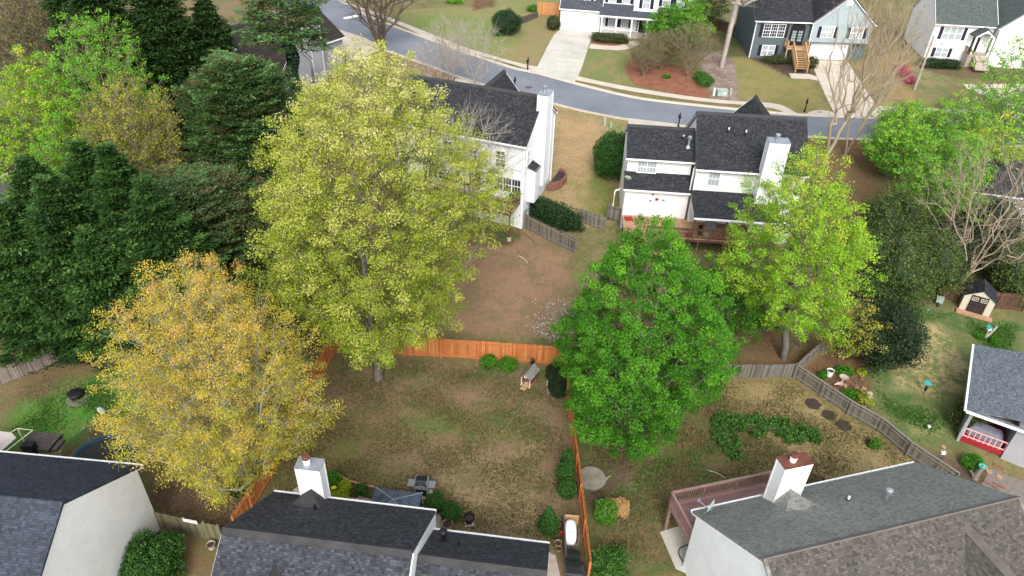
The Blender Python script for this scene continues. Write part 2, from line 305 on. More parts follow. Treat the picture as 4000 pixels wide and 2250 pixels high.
def build_ground():
    xs = np.concatenate([np.linspace(-900, -92, 12), np.arange(-90, 90.1, .45), np.linspace(92, 900, 12)])
    gb = [b for b, _ in GB if -60 <= b <= 400]
    ys = np.unique(np.concatenate([np.linspace(-60, 14, 10), np.arange(15, 112, .45), np.linspace(113, 1500, 30), gb]).round(3))
    X, Y = np.meshgrid(xs, ys); x, y = X.ravel(), Y.ravel(); z = np.array([g(b) for b in ys])[:, None].repeat(len(xs), 1).ravel()
    ca = np.tile(np.array([.20, .165, .075]), (len(x), 1)); cb = np.tile(np.array([.12, .13, .045]), (len(x), 1))
    for pl, a, b, fe in gzones():
        xx = [p[0] for p in pl]; yy = [p[1] for p in pl]
        sel = np.where((x > min(xx)-fe) & (x < max(xx)+fe) & (y > min(yy)-fe) & (y < max(yy)+fe))[0]
        if not len(sel): continue
        sx, sy = x[sel], y[sel]; wob = .5*fe*np.sin(sx*1.7+1.3*np.sin(sy*1.1))+.5*fe*np.sin(sy*2.1+sx*.6)
        d = dist(sx, sy, pl); d = np.where(inpoly(sx, sy, pl), d, -d)+wob*.6
        w = np.clip(d/fe*.5+.5, 0, 1); w = (w*w*(3-2*w))[:, None]
        ca[sel] = ca[sel]*(1-w)+np.array(a)*w; cb[sel] = cb[sel]*(1-w)+np.array(b)*w
    nx, ny = len(xs), len(ys); i = np.arange(nx*ny).reshape(ny, nx)
    q = np.stack([i[:-1, :-1], i[:-1, 1:], i[1:, 1:], i[1:, :-1]], -1).reshape(-1, 4)
    me = bpy.data.meshes.new('ground'); npmesh(me, np.stack([x, y, z], 1), q)
    for nm, c in (('main', ca), ('second', cb)):
        a = me.attributes.new(nm, 'FLOAT_COLOR', 'POINT'); a.data.foreach_set('color', np.concatenate([c, np.ones((len(c), 1))], 1).astype(np.float32).ravel())
    m = MT('lawn_and_soil', .95, .12)
    A = m.n('Attribute', attribute_name='main').outputs[0]; B = m.n('Attribute', attribute_name='second').outputs[0]
    n1 = m.noise(.45, 6, rough=.65); n2 = m.noise(3.2, 5, rough=.7); n3 = m.noise(22, 3, rough=.7); n4 = m.noise(9, 4)
    f = m.ramp(m.math('ADD', m.math('MULTIPLY', n1, .55), m.math('MULTIPLY', n2, .45)), [(.465, (0, 0, 0)), (.55, (1, 1, 1))])
    c = m.mix(f, A, B)
    c = m.mix(m.ramp(n3, [(.50, (0, 0, 0)), (.66, (.55,)*3)]), c, m.mix(.5, c, (.33, .25, .15)))
    c = m.mix(m.ramp(n4, [(.30, (.6,)*3), (.46, (0, 0, 0))]), c, m.mix(.75, c, (.035, .035, .018)))
    n5 = m.noise(1.1, 6, rough=.75); c = m.mix(m.ramp(n5, [(.555, (0, 0, 0)), (.60, (.5,)*3)]), c, m.mix(.5, c, (.27, .18, .12)))
    v = m.ramp(m.noise(17, 4, rough=.85), [(.33, (.26,)*3), (.67, (.74,)*3)]); c = m.mix(.78, c, v, 'OVERLAY')
    m.base(c); m.bump(m.math('ADD', n3, m.math('MULTIPLY', n2, 1.5)), .5, .06); me.materials.append(m.m)
    o = bpy.data.objects.new('ground', me); C.objects.link(o); tag(o, kind='structure')
def npmesh(me, V, Q):
    V = np.asarray(V, np.float32); Q = np.asarray(Q, np.int32); n, k = Q.shape
    me.vertices.add(len(V)); me.vertices.foreach_set('co', V.ravel()); me.loops.add(n*k); me.loops.foreach_set('vertex_index', Q.ravel())
    me.polygons.add(n); me.polygons.foreach_set('loop_start', np.arange(0, n*k, k, dtype=np.int32))
    me.update(calc_edges=True)
build_ground()
def sheet(name, poly, mt, off=.012, kind='structure', px=True, label=None, cat=None, smooth_n=0):
    pts = [G(*p) for p in poly] if px else [tuple(p) for p in poly]
    bm = bmesh.new(); bm.faces.new([bm.verts.new((a, b, 0)) for a, b in pts])
    for yb, _ in GB:
        bmesh.ops.bisect_plane(bm, geom=bm.verts[:]+bm.edges[:]+bm.faces[:], plane_co=(0, yb, 0), plane_no=(0, 1, 0))
    for v in bm.verts: v.co.z = g(v.co.y)+off
    bmesh.ops.triangulate(bm, faces=bm.faces[:]); bmesh.ops.recalc_face_normals(bm, faces=bm.faces)
    if sum(f.normal.z for f in bm.faces) < 0: bmesh.ops.reverse_faces(bm, faces=bm.faces[:])
    me = bpy.data.meshes.new(name); bm.to_mesh(me); bm.free(); me.materials.append(K[mt] if isinstance(mt, str) else mt)
    o = bpy.data.objects.new(name, me); C.objects.link(o); return tag(o, label, cat, None, kind)
def strip(pts, w, px=True):           # outline of a ribbon w metres wide along surveyed points
    p = [Vector(G(*a)) if px else Vector(a) for a in pts]; l = []; r = []
    for i in range(len(p)):
        d = (p[min(i+1, len(p)-1)]-p[max(i-1, 0)]).normalized(); n = Vector((-d.y, d.x)); l.append(p[i]+n*w/2); r.append(p[i]-n*w/2)
    return [tuple(a) for a in l+r[::-1]]
def densify(pts, n=6):
    o = []
    P_ = [Vector(p) for p in pts]
    for i in range(len(P_)-1):
        a = P_[max(i-1, 0)]; b = P_[i]; c = P_[i+1]; d = P_[min(i+2, len(P_)-1)]
        for k in range(n):
            t = k/n; o.append(tuple(.5*((2*b)+(c-a)*t+(2*a-5*b+4*c-d)*t*t+(3*b-3*c+d-a)*t**3)))
    return o+[tuple(P_[-1])]
m = MT('asphalt', .9, .25); n1 = m.noise(.25, 5); n2 = m.noise(30, 3); ck = m.n('TexVoronoi', feature='DISTANCE_TO_EDGE'); ck.inputs['Scale'].default_value = .22
wv = m.n('Mix', data_type='VECTOR'); m.set(wv.inputs[0], .12); m.set(wv.inputs[4], m.obj()); nz = m.n('TexNoise'); nz.inputs['Scale'].default_value = 1.2; m.set(nz.inputs['Vector'], m.obj()); m.t.links.new(nz.outputs['Color'], wv.inputs[5]); m.t.links.new(wv.outputs[1], ck.inputs['Vector'])
c = m.ramp(n1, [(.3, (.15, .163, .19)), (.7, (.20, .215, .245))]); c = m.mix(.4, c, m.ramp(n2, [(.3, (.3,)*3), (.7, (.7,)*3)]), 'OVERLAY')
m.base(c); K['asphalt'] = m.m
m = MT('stained_concrete', .88, .2); n1 = m.noise(.35, 5); n2 = m.noise(4, 4)
sx = m.n('SeparateXYZ', {0: m.obj()}); j = m.math('LESS_THAN', m.math('FRACT', m.math('DIVIDE', m.math('ADD', sx.outputs[1], m.math('MULTIPLY', sx.outputs[0], .17)), 3.)), .02)
c = m.ramp(m.math('ADD', m.math('MULTIPLY', n1, .6), m.math('MULTIPLY', n2, .4)), [(.3, (.33, .32, .28)), (.5, (.46, .44, .38)), (.7, (.56, .54, .48))])
m.base(m.mix(m.math('MULTIPLY', j, .6), c, (.17, .15, .12))); K['drive'] = m.m
m = MT('pine_straw', .95, .1); m.base(m.ramp(m.math('ADD', m.math('MULTIPLY', m.noise(1.2, 5), .5), m.math('MULTIPLY', m.noise(14, 3), .5)), [(.35, (.15, .06, .035)), (.6, (.27, .125, .075))])); K['straw'] = m.m
far = densify([(1180,-130),(1300,-40),(1400,45),(1536,105),(1660,151),(1761,190),(1893,233),(2000,268),(2085,287),(2248,330),(2466,382),(2660,408),(2904,433),(3128,452),(3446,464),(4100,490)], 4)
near = densify([(1060,-40),(1180,60),(1326,130),(1590,225),(1699,264),(1815,307),(1963,349),(2136,396),(2272,431),(2454,466),(2668,493),(2900,515),(3241,538),(3419,545),(4100,575)], 4)
sheet('street', far+near[::-1], 'asphalt', .006)
def curb(pts, side, name='kerb'):
    p = [Vector(G(*a)) for a in pts]; mb = MB(); vs = []; n = len(p)
    for i in range(n):
        d = (p[min(i+1, n-1)]-p[max(i-1, 0)]).normalized(); nn = Vector((-d.y, d.x))*side
        for off, z in ((0, .02), (-.05, .0), (.0, .10), (.35, .13), (.35, -.1)):
            q = p[i]+nn*(off if off > 0 else off); vs.append((q.x, q.y, g(q.y)+z))
    fs = [(i*5+a, i*5+b, (i+1)*5+b, (i+1)*5+a) for i in range(n-1) for a, b in ((1, 2), (2, 3), (3, 4))]
    mb.add(vs, fs); tag(mb.obj(name, 'walk'), kind='structure')
curb(far, 1); curb(near, -1)
sheet('sidewalk', densify([(1272,-60),(1345,5),(1530,72),(1700,140),(1830,190),(2000,240),(2098,262)], 3)+densify([(2092,285),(2000,252),(1830,205),(1690,158),(1536,88),(1330,10),(1250,-50)], 3), 'walk', .05)
sheet('sidewalk', densify([(2258,298),(2340,318),(2466,342),(2640,370),(2780,388),(2900,398),(3000,403),(3060,415),(3120,448)], 3)+densify([(3080,448),(3020,425),(2900,411),(2780,402),(2640,385),(2460,357),(2340,333),(2250,315)], 3), 'walk', .05)
sheet('sidewalk', densify([(3430,415),(3560,422),(4100,440)], 3)+densify([(4100,455),(3560,440),(3440,434)], 3), 'walk', .05)
sheet('driveway', [(2192,113),(2318,126),(2300,180),(2274,262),(2258,300),(2240,331),(2085,289),(2098,262),(2140,180),(2165,135)], 'drive', .06)
sheet('garden_path', densify([(2308,172),(2380,179),(2420,178),(2452,165),(2490,160)], 3)+densify([(2500,172),(2470,188),(2420,197),(2370,195),(2300,190)], 3), 'walk', .03)
sheet('driveway', [(3167,236),(3310,240),(3340,290),(3400,380),(3452,452),(3462,468),(3270,462),(3240,410),(3195,310),(3178,270)], 'walk', .06)
sheet('garden_path', [(3082,288),(3160,290),(3190,300),(3195,317),(3160,310),(3092,308)], 'walk', .05)
sheet('driveway', [(3760,330),(4100,330),(4100,480),(3960,480),(3900,400),(3780,350)], 'walk', .055)
sheet('driveway', [(2454,462),(2690,490),(2690,540),(2453,520)], 'drive', .03)
sheet('driveway', [(1780,305),(1963,347),(1940,372),(1760,345)], 'walk', .03)
sheet('driveway', [(1326,116),(1430,150),(1500,190),(1380,240),(1290,170)], 'walk', .03)
sheet('planting_bed', densify([(2441,262),(2455,240),(2500,234),(2600,245),(2700,280),(2745,330),(2768,380),(2700,378),(2560,350),(2480,330),(2448,290)], 4), 'straw', .03)
sheet('planting_bed', [(2312,158),(2450,170),(2440,178),(2380,181),(2310,172)], 'straw', .02)
sheet('planting_bed', densify([(2622,492),(2640,487),(2662,492),(2655,503),(2625,502)], 3), 'soil', .02)
sheet('apron', densify([(3150,452),(3160,440),(3200,432),(3250,440),(3272,458)], 3), 'walk', .08)
sheet('patio', [(2577,2080),(2665,2052),(2760,2200),(2720,2260),(2640,2225)], 'concrete', .05)
sheet('patio', [(1330,1945),(1420,1945),(1560,1975),(1720,2010),(1740,2120),(1300,2080)], 'stone', .03)
sheet('gravel_path', [(2130,2150),(2170,2170),(2190,2260),(2120,2260)], 'stone', .02)
sheet('gravel_path', [(3870,1830),(4050,1900),(4050,2060),(3830,1900)], 'ash', .02)
# ---------------------------------------------------------------- buildings
class House:
    def __init__(s, name, label, cat, o, yaw, z):
        s.o = Vector((o[0], o[1], z)); s.yaw = yaw; s.r = T(name, label, cat, s.o, yaw)
    def L(s, p):       # world to local
        d = Vector(p)-s.o; t = R(s.yaw); return Vector((d.x*cos(t)+d.y*sin(t), -d.x*sin(t)+d.y*cos(t), d.z))
    def W(s, x, y, z=0):
        t = R(s.yaw); return Vector((s.o.x+x*cos(t)-y*sin(t), s.o.y+x*sin(t)+y*cos(t), s.o.z+z))
    def block(s, x0, x1, y0, y1, zb, ze, zr, wall, roof, ov=.35, go=.2, axis='x', cap='cap', gut=(1, 1), ry=None, trim='white', wallonly=False):
        # gable block: ridge along x between y0 and y1 (axis='y' swaps the two)
        sw = Matrix(((0, 1, 0, 0), (1, 0, 0, 0), (0, 0, 1, 0), (0, 0, 0, 1))) if axis == 'y' else None
        if axis == 'y': x0, x1, y0, y1 = y0, y1, x0, x1
        ym = (y0+y1)/2 if ry is None else ry
        def zat(y): return ze+(zr-ze)*((y-y0)/(ym-y0) if y < ym else (y1-y)/(y1-ym))
        a, b = y0+ov, y1-ov; w = MB(); w.T = sw
        w.prism([(x0+go, a, zb), (x0+go, b, zb), (x0+go, b, zat(b)-.14), (x0+go, ym, zr-.14), (x0+go, a, zat(a)-.14)], (x1-x0-2*go, 0, 0)).obj('wall', wall, s.r)
        m = MB(); m.T = sw
        m.slab((x0, y0, ze), (x1, y0, ze), (x1, ym, zr), (x0, ym, zr)); m.slab((x0, y1, ze), (x1, y1, ze), (x1, ym, zr), (x0, ym, zr)); m.obj('roof', roof, s.r)
        if cap:
            m = MB(); m.T = sw; sl = (zr-ze)/(ym-y0); dy = .24
            m.prism([(x0, ym-dy, zr-dy*sl+.012), (x0, ym, zr+.03), (x0, ym+dy, zr-dy*sl+.012), (x0, ym+dy, zr-dy*sl+.05), (x0, ym, zr+.075), (x0, ym-dy, zr-dy*sl+.05)], (x1-x0, 0, 0)); m.obj('ridge_cap', cap, s.r)
        if trim:
            for x in (x0+.03, x1-.03):
                m = MB(); m.T = sw; m.beam((x, y0, ze-.13), (x, ym, zr-.13), .05, .2); m.beam((x, y1, ze-.13), (x, ym, zr-.13), .05, .2); m.obj('fascia', trim, s.r)
            for k, y in ((0, y0), (1, y1)):
                if gut[k]:
                    sg = -1 if y == y0 else 1; m = MB(); m.T = sw
                    m.box(x0, x1, min(y, y+.13*sg), max(y, y+.13*sg), ze-.17, ze-.15); m.box(x0, x1, y+.12*sg-.01, y+.12*sg+.01, ze-.17, ze-.02); m.box(x0, x1, y-.02, y+.02, ze-.17, ze-.05)
                    i = x0+.6
                    while i < x1: m.box(i, i+.04, min(y, y+.13*sg), max(y, y+.13*sg), ze-.05, ze-.02); i += 1.2
                    m.obj('gutter', trim, s.r)
    def face(s, x, y, z, ang):     # matrix: u right, v out of the wall, w up; ang 0 looks to -y
        return Matrix.Translation((x, y, z)) @ Matrix.Rotation(R(ang), 4, 'Z')
    def window(s, x, y, z, w, h, ang=0, sh=0, cols=2, rows=2, mull=1, glass='blind', lite=None):
        fm = s.face(x, y, z, ang); f = MB(); f.T = fm; t = .07
        for a, b, c, d in ((-w/2-t, w/2+t, h, h+t), (-w/2-t, w/2+t, -t, 0), (-w/2-t, -w/2, 0, h), (w/2, w/2+t, 0, h)): f.box(a, b, -.07, .02, c, d)
        for k in range(1, mull): f.box(-w/2+w*k/mull-.05, -w/2+w*k/mull+.05, -.06, .02, 0, h)
        f.box(-w/2, w/2, -.05, .01, h/2-.03, h/2+.03)
        sw = w/mull
        for k in range(mull):
            x0 = -w/2+k*sw
            for i in range(1, cols): f.box(x0+sw*i/cols-.013, x0+sw*i/cols+.013, -.035, .01, 0, h)
        for i in range(1, rows*2):
            if i != rows: f.box(-w/2, w/2, -.034, .01, h*i/rows/2-.013, h*i/rows/2+.013)
        wd = f.obj('window', 'white', s.r); p = MB(); p.T = fm; p.box(-w/2, w/2, -.012, .03, 0, h); p.obj('pane', glass, wd)
        if sh:
            for q in (-1, 1):
                m = MB(); m.T = fm; cx = q*(w/2+t+sh/2+.02); m.box(cx-sh/2, cx+sh/2, -.05, .01, -.04, h+.04)
                for k in range(2): m.box(cx-sh/2+.06, cx+sh/2-.06, -.065, -.05, .05+k*h/2, h/2-.05+k*h/2)
                m.obj('shutter', 'shutter', s.r)
    def part(s, name, mt, mb): return mb.obj(name, mt, s.r)
    def chimney(s, x0, x1, y0, y1, z0, z1, wall='white_siding', capm='galv', flue='galv', step=None):
        m = MB().box(x0, x1, y0, y1, z0, z1); ch = m.obj('chimney', wall, s.r)
        m = MB()
        for a in (x0, x1):
            for b in (y0, y1): m.box(a-.03, a+.03, b-.03, b+.03, z0, z1-.01)
        m.obj('corner_trim', 'white', ch)
        m = MB().box(x0-.05, x1+.05, y0-.05, y1+.05, z1, z1+.05); m.obj('chimney_cap', capm, ch)
        cx, cy = (x0+x1)/2-.1*(x1-x0), (y0+y1)/2; m = MB(); m.lathe([(.17, z1+.04), (.17, z1+.3), (.2, z1+.31), (.2, z1+.34)], cx, cy, 16); m.obj('flue', 'white_plastic' if flue != 'galv' else 'galv', ch)
        m = MB(); m.lathe([(.13, z1+.34), (.13, z1+.42), (.21, z1+.43), (.21, z1+.56), (.17, z1+.6)], cx, cy, 16); m.obj('flue_cap', flue, ch)
        return ch
    def pipe(s, x, y, z, h=.4, r=.05, mt='white_plastic', boot='black', cap=False):
        m = MB(); m.lathe([(r, z-.2), (r, z+h)], x, y, 10)
        if cap: m.lathe([(r*1.9, z+h+.03), (r*1.9, z+h+.2), (r*.9, z+h+.26)], x, y, 12)
        p = m.obj('vent_pipe', mt, s.r); m = MB(); m.lathe([(r*2.6, z-.16), (r*1.2, z+.1)], x, y, 12); m.obj('flashing', boot, p)
def downspout(h, x, y, z0, z1, mt='white'):
    m = MB(); m.box(x-.05, x+.05, y-.05, y+.03, z0, z1); m.obj('downspout', mt, h.r)

# A: near left
oA = P(0, 1766, 5.); A = House('house', 'white house with blue-black shingle roof and bare gable wall, bottom left corner', 'house', oA, -4.08, 0)
A.block(-7, 8.15, -10.4, 0, -.5, 5, 8.45, 'gable_siding', 'roof_blue', cap='roof_blue', go=.06)
A.pipe(-.1, -2.2, 6.5)
m = MB()
for i, (a, b) in enumerate(((-6.5, 3.1), (-6.35, 3.25), (-6.75, 3.0))): m.box(7.95, 8.0, a, a+.22, b, b+.2)
A.part('vent', 'cream', m)
# B: near centre
oB = P(1067, 1920, 5.); B = House('house', 'white house under mottled charcoal shingles in two stepped gables, bottom centre', 'house', oB, -5.67, 0)
B.block(0, 8.8, -9.1, 0, -.5, 5, 8.05, 'white_siding', 'roof_mix', go=-.06)
B.block(8.85, 14.85, -7.1, -.92, -.5, 4.7, 7.0, 'white_siding', 'roof_mix', gut=(1, 1))
B.block(1.0, 4.6, -9.6, -5.25, 3, 5.0, 7.35, 'white_siding', 'roof_mix', axis='y', gut=(0, 0), trim=None)
B.chimney(1.72, 2.97, -.34, .36, 0, 7.55, flue='rust')
m = MB(); m.slab((1.5, -.34, 5.22), (1.5, -1.3, 5.9), (2.35, -1.5, 6.05), (2.35, -.34, 6.05), .05); m.slab((3.2, -.34, 5.22), (3.2, -1.3, 5.9), (2.35, -1.5, 6.05), (2.35, -.34, 6.05), .05); B.part('chimney_cricket', 'cap', m)
B.pipe(2.95, -1.45, 6.0, .3, .05, 'black'); B.pipe(9.66, -2.1, 5.6, .55, .11, 'black', cap=True); B.pipe(10.45, -2.3, 5.7, .28, .05, 'black')
# C: near right
oC = P(2704, 1997, 4.6); Cc = House('house', 'white house under long green-grey shingle roof with rust-capped chimney, bottom right', 'house', oC, 16.2, 0)
Cc.block(0, 14.3, -11, 0, -.5, 4.6, 8.2, 'cool_siding', 'roof_green', cap='cap_brown', go=.08)
Cc.block(7.9, 13.5, -11.6, -5.65, 3, 5.0, 8.0, 'white_siding', 'roof_brown', axis='y', gut=(0, 0), trim=None, cap='cap_brown')
m = MB(); m.slab((.2, -10.99, 4.68), (14.1, -10.99, 4.68), (14.1, -5.56, 8.24), (.2, -5.56, 8.24), .03); Cc.part('roof', 'roof_brown', m)
ch = Cc.chimney(4.15, 5.75, -.95, -.2, 0, 7.9, capm='rust', flue='rust')
m = MB(); m.slab((4.0, -.95, 5.15), (4.0, -2.0, 5.9), (4.95, -2.4, 6.15), (4.95, -.95, 6.15), .05); m.slab((5.9, -.95, 5.15), (5.9, -2.0, 5.9), (4.95, -2.4, 6.15), (4.95, -.95, 6.15), .05); Cc.part('chimney_cricket', 'roof_green', m)
Cc.pipe(7.5, -2.3, 6.1, .3, .06); Cc.pipe(9.2, -2.9, 6.35, .6, .1, 'galv', 'galv', cap=True); Cc.pipe(9.9, -2.5, 6.2, .3, .08)
def deck(h, name, x0, x1, y0, y1, zf, boardm, railm, sides, posts, zg, rh=.95, dirx=0, label=None, open_=None):
    # sides: list of ((xa,ya),(xb,yb)) railing runs
    r = h.r; m = MB(); m.box(x0, x1, y0, y1, zf-.05, zf); dk = m.obj('deck', boardm, r)
    m = MB(); m.box(x0+.02, x1-.02, y0, y0+.05, zf-.3, zf-.055); m.box(x0+.02, x1-.02, y1-.05, y1, zf-.3, zf-.055); m.box(x0, x0+.05, y0, y1, zf-.3, zf-.052); m.box(x1-.05, x1, y0, y1, zf-.3, zf-.052); m.obj('deck_frame', railm, dk)
    for (a, b) in sides:
        a, b = Vector((*a, zf)), Vector((*b, zf)); n = max(1, int((b-a).length/.14)); m = MB(); up = Vector((0, 0, 1))
        m.beam(a+up*rh, b+up*rh, .15, .045); m.beam(a+up*(rh-.12), b+up*(rh-.12), .05, .07); m.beam(a+up*.1, b+up*.1, .05, .07)
        for k in range(n+1): p = a.lerp(b, k/n); m.beam(p+up*.1, p+up*(rh-.1), .045, .045, (0, 1, 0))
        k = max(1, round((b-a).length/2))
        for i in range(k+1): p = a.lerp(b, i/k); m.beam(p-up*.28, p+up*(rh-.03), .1, .1, (0, 1, 0))
        m.obj('railing', railm, dk)
    for (x, y) in posts: m = MB(); m.beam((x, y, zg-.2), (x, y, zf-.06), .14, .14, (0, 1, 0)); m.obj('deck_post', railm, dk)
    return dk
deck(Cc, 'deck', .12, 8.7, -.3, 2.35, 2.35, 'deck_red', 'rail_red', [((.15, 2.3), (8.6, 2.3)), ((.15, 2.3), (.15, -.25))], [(.2, 2.2), (4.4, 2.2)], 0)
m = MB()
for k in range(6): m.box(8.7+k*.28, 8.98+k*.28, .9, 2.0, 2.3-.2*(k+1), 2.34-.2*(k+1))
for y in (.9, 2.0): m.beam((8.7, y, 3.2), (10.4, y, 2.0), .1, .05); m.beam((8.7, y, 2.3), (10.4, y, 1.05), .06, .2); m.beam((10.4, y, 0), (10.4, y, 2.0), .1, .1)
for k in range(12): x = 8.8+k*.14; m.beam((x, 2., 2.3-.7*(x-8.7)), (x, 2., 3.1-.7*(x-8.7)), .04, .04, (0, 1, 0))
Cc.part('stairs', 'rail_brown', m)
# D: right edge porch house
dz = .2; pA, pB, pC = P(3916, 1380, 3.2), P(3776, 1601, 3.2), P(4000, 1680, 3.2)
yawD = math.degrees(math.atan2(pC.y-pB.y, pC.x-pB.x)); D = House('house', 'grey house corner with slate-blue shingle roof over a red-floored porch, right edge', 'house', pB, yawD, dz)
dl = D.L(pA); dw = dl.y; ez = 3.0
m = MB(); m.slab((0, dw, ez), (0, 0, ez), (7, .2, ez+1.5), (7, dw-.2, ez+1.5)); m.slab((0, 0, ez), (13, 0, ez), (13, .1, ez+.05), (0, .1, ez+.05)); D.part('roof', 'roof_slate', m)
m = MB(); m.beam((-.07, 0, ez-.08), (-.07, dw, ez-.08), .13, .14); m.beam((0, -.07, ez-.09), (11, -.07, ez-.09), .14, .14); D.part('gutter', 'white', m)
m = MB(); m.box(.5, 10, .4, dw-.3, .05, .5); D.part('porch_floor', 'red', m)
m = MB(); m.box(3.1, 12, .3, dw-.2, -.3, ez-.1); m.box(.4, 3.1, 3.2, dw-.2, -.3, ez-.1); D.part('wall', 'grey_siding', m)
m = MB(); m.box(.38, .55, .28, .45, 0, ez-.1); D.part('porch_post', 'grey_siding', m)
m = MB(); m.box(.35, .42, .3, 3.2, .5, ez-.12); D.part('wall', 'grey_siding', m)
m = MB()
for z in (.62, 1.25): m.beam((.6, .4, z), (3.1, .4, z), .07, .06)
for k in range(9): m.beam((.6+k*.31, .4, .5), (.6+k*.31, .4, 1.25), .05, .05, (0, 1, 0))
D.part('porch_railing', 'pink', m)
m = MB(); m.prism([(.6, .6, 2.6), (.6, 2.2, 2.0), (.6, 2.2, 1.96), (.6, .6, 2.56)], (2.5, 0, 0)); D.part('awning', 'canvas', m)
mb = MB(); mb.prism([(-1.0, 0, 0), (1., 0, 0), (1., 0, .55), (.8, 0, .8), (-.8, 0, .8), (-1.0, 0, .55)], (0, .75, 0)); tag(mb.obj('covered_sofa', 'cover', None, D.W(1.8, .75, .5), yawD-6), 'grey fabric cover over a long seat on the red porch', 'sofa')
# E: middle left, rear view
oE = P(1738, 516, 10.86); zE = 2.5; E_ = House('house', 'tall white house with tall white chimney and raised rear deck, behind the yellow-green tree', 'house', oE, -19.4, zE)
E_.block(-5.5, 7.65, 0, 8.9, -1, 8.36, 11.35, 'cool_siding', 'roof_dark')
E_.block(-.2, 3.6, 4.6, 10.0, 3, 9.0, 11.2, 'cool_siding', 'roof_dark', axis='y', gut=(0, 0))
ch = E_.chimney(7.45, 8.35, 3.1, 4.7, 3.3, 11.9, 'cool_siding', 'galv')
m = MB(); m.box(7.45, 8.2, 1.3, 2.6, 2.4, 5.6); E_.part('bump_out', 'cool_siding', m)
m = MB(); m.slab((8.28, 1.25, 5.55), (8.28, 2.65, 5.55), (7.4, 2.65, 6.0), (7.4, 1.25, 6.0), .06); E_.part('roof', 'roof_dark', m)
for x in (-2.8, .1, 2.5, 5.2): E_.window(x, .36, 5.9, .85, 1.45, glass='dark_glass', cols=2, rows=2)
E_.window(5.9, .36, 3.55, 2.5, 1.35, mull=3, cols=3, rows=1, glass='dark_glass'); E_.window(-1, .36, 3.55, 1.8, 1.4, mull=2, glass='dark_glass')
m = MB(); m.T = E_.face(2.7, .36, 2.9, 0)
for a, b, c, d in ((-.95, .95, 2.08, 2.2), (-.95, -.75, 0, 2.1), (.75, .95, 0, 2.1), (-.06, .06, 0, 2.1), (-.75, -.6, 0, 2.1), (.6, .75, 0, 2.1), (-.75, .75, 0, .25)): m.box(a, b, -.06, .02, c, d)
dd = E_.part('patio_door', 'white', m); m = MB(); m.T = E_.face(2.7, .36, 2.9, 0); m.box(-.7, .7, -.02, .03, .2, 2.1); m.obj('pane', 'dark_glass', dd)
E_.window(7.47, 1.2, 6.2, .7, 1.3, 90, cols=1, rows=1, glass='blind')
downspout(E_, 7.32, .3, 0, 8.2); downspout(E_, 7.55, 8.4, 1, 8.2)
m = MB(); m.T = E_.face(4.1, .36, 4.7, 0); m.box(-.07, .07, -.2, .0, 0, .12); m.lathe([(.05, .1), (.16, -.05), (.16, -.12)], 0, -.25, 10); E_.part('wall_lamp', 'black', m)
m = MB(); m.box(7.45, 7.6, .7, 1.0, 1.3, 1.7); m.box(7.45, 7.57, 1.15, 1.35, 1.4, 1.65); m.box(7.45, 7.5, .8, .86, 0, 1.3); E_.part('electric_meter', 'galv', m)
m = MB(); m.T = E_.face(4.9, .36, 0, 0); m.box(-.5, .5, -.05, .02, 0, 2.05); m.box(-.4, .4, -.07, -.05, .1, 1.9); E_.part('basement_door', 'white', m)
deck(E_, 'deck', -1.5, 7.2, -2.2, .35, 2.9, 'deck_tan', 'rail_brown', [((-1.5, -2.15), (7.15, -2.15)), ((7.15, -2.15), (7.15, .3))], [(7.1, -2.1), (2.8, -2.1), (-1.4, -2.1)], 0, 1.0)
# F: middle right, rear view
oF = P(2448, 610, 9.6); zF = 2.7; F = House('house', 'white two-winged house with dark roofs, red star on its wall and rear deck', 'house', oF, -4, zF)
F.block(0, 6.05, 0, 6.2, -1, 6.75, 8.6, 'cream_siding', 'roof_dark')
F.block(5.95, 15.6, -1.35, 7.8, -1, 6.75, 10.15, 'cream_siding', 'roof_dark')
F.block(10.0, 14.6, 3.6, 9.0, 3, 7.6, 10.0, 'cream_siding', 'roof_dark', axis='y', gut=(0, 0))
m = MB(); m.box(.22, 5.95, -.55, .4, -1, 4.2); F.part('wall', 'white_siding', m)
m = MB(); m.slab((0, -.9, 4.15), (6.0, -.9, 4.15), (6.0, .38, 5.35), (0, .38, 5.35), .1); F.part('roof', 'roof_dark', m); m = MB(); m.box(0, 6.0, -1.03, -.9, 4.0, 4.12); F.part('gutter', 'white', m)
m = MB(); m.slab((6.0, -4.2, 3.55), (13.4, -4.2, 3.55), (13.4, -1.0, 4.55), (6.0, -1.0, 4.55), .1); F.part('porch_roof', 'roof_dark', m); m = MB(); m.box(6.0, 13.4, -4.33, -4.2, 3.38, 3.52); m.box(6.05, 6.1, -4.2, -1, 3.3, 3.5); F.part('gutter', 'white', m)
F.window(1.95, .34, 5.3, 1.6, 1.05, mull=2, rows=1, cols=3); F.window(7.7, -1.01, 5.1, .9, 1.3, rows=1, cols=3); F.window(10.6, -1.01, 5.1, .9, 1.3, rows=1, cols=3)
F.window(8.0, -1.01, 1.6, 1.2, 1.5, rows=1, cols=1, glass='dark_glass')
F.chimney(11.35, 13.0, -2.2, -1.1, 0, 9.9, 'white_siding', 'galv')
downspout(F, .3, -.65, -1, 4.0); downspout(F, 5.9, -.65, 4, 6.5); downspout(F, 6.1, -1.1, 4.6, 6.5)
F.pipe(8.7, 1.6, 9.2, .3, .06); F.pipe(10.2, 1.5, 9.1, .3, .06); F.pipe(5.4, 1.2, 7.7, .7, .1, 'galv', 'galv', cap=True); F.pipe(5.0, 2.1, 8.1, .25, .05)
deck(F, 'deck', .25, 13.3, -4.1, -.6, 1.35, 'deck_tan', 'rail_brown', [((2.2, -4.05), (13.2, -4.05))], [(.4, -4), (3, -4), (9, -4), (13, -4)], -.5, .95)
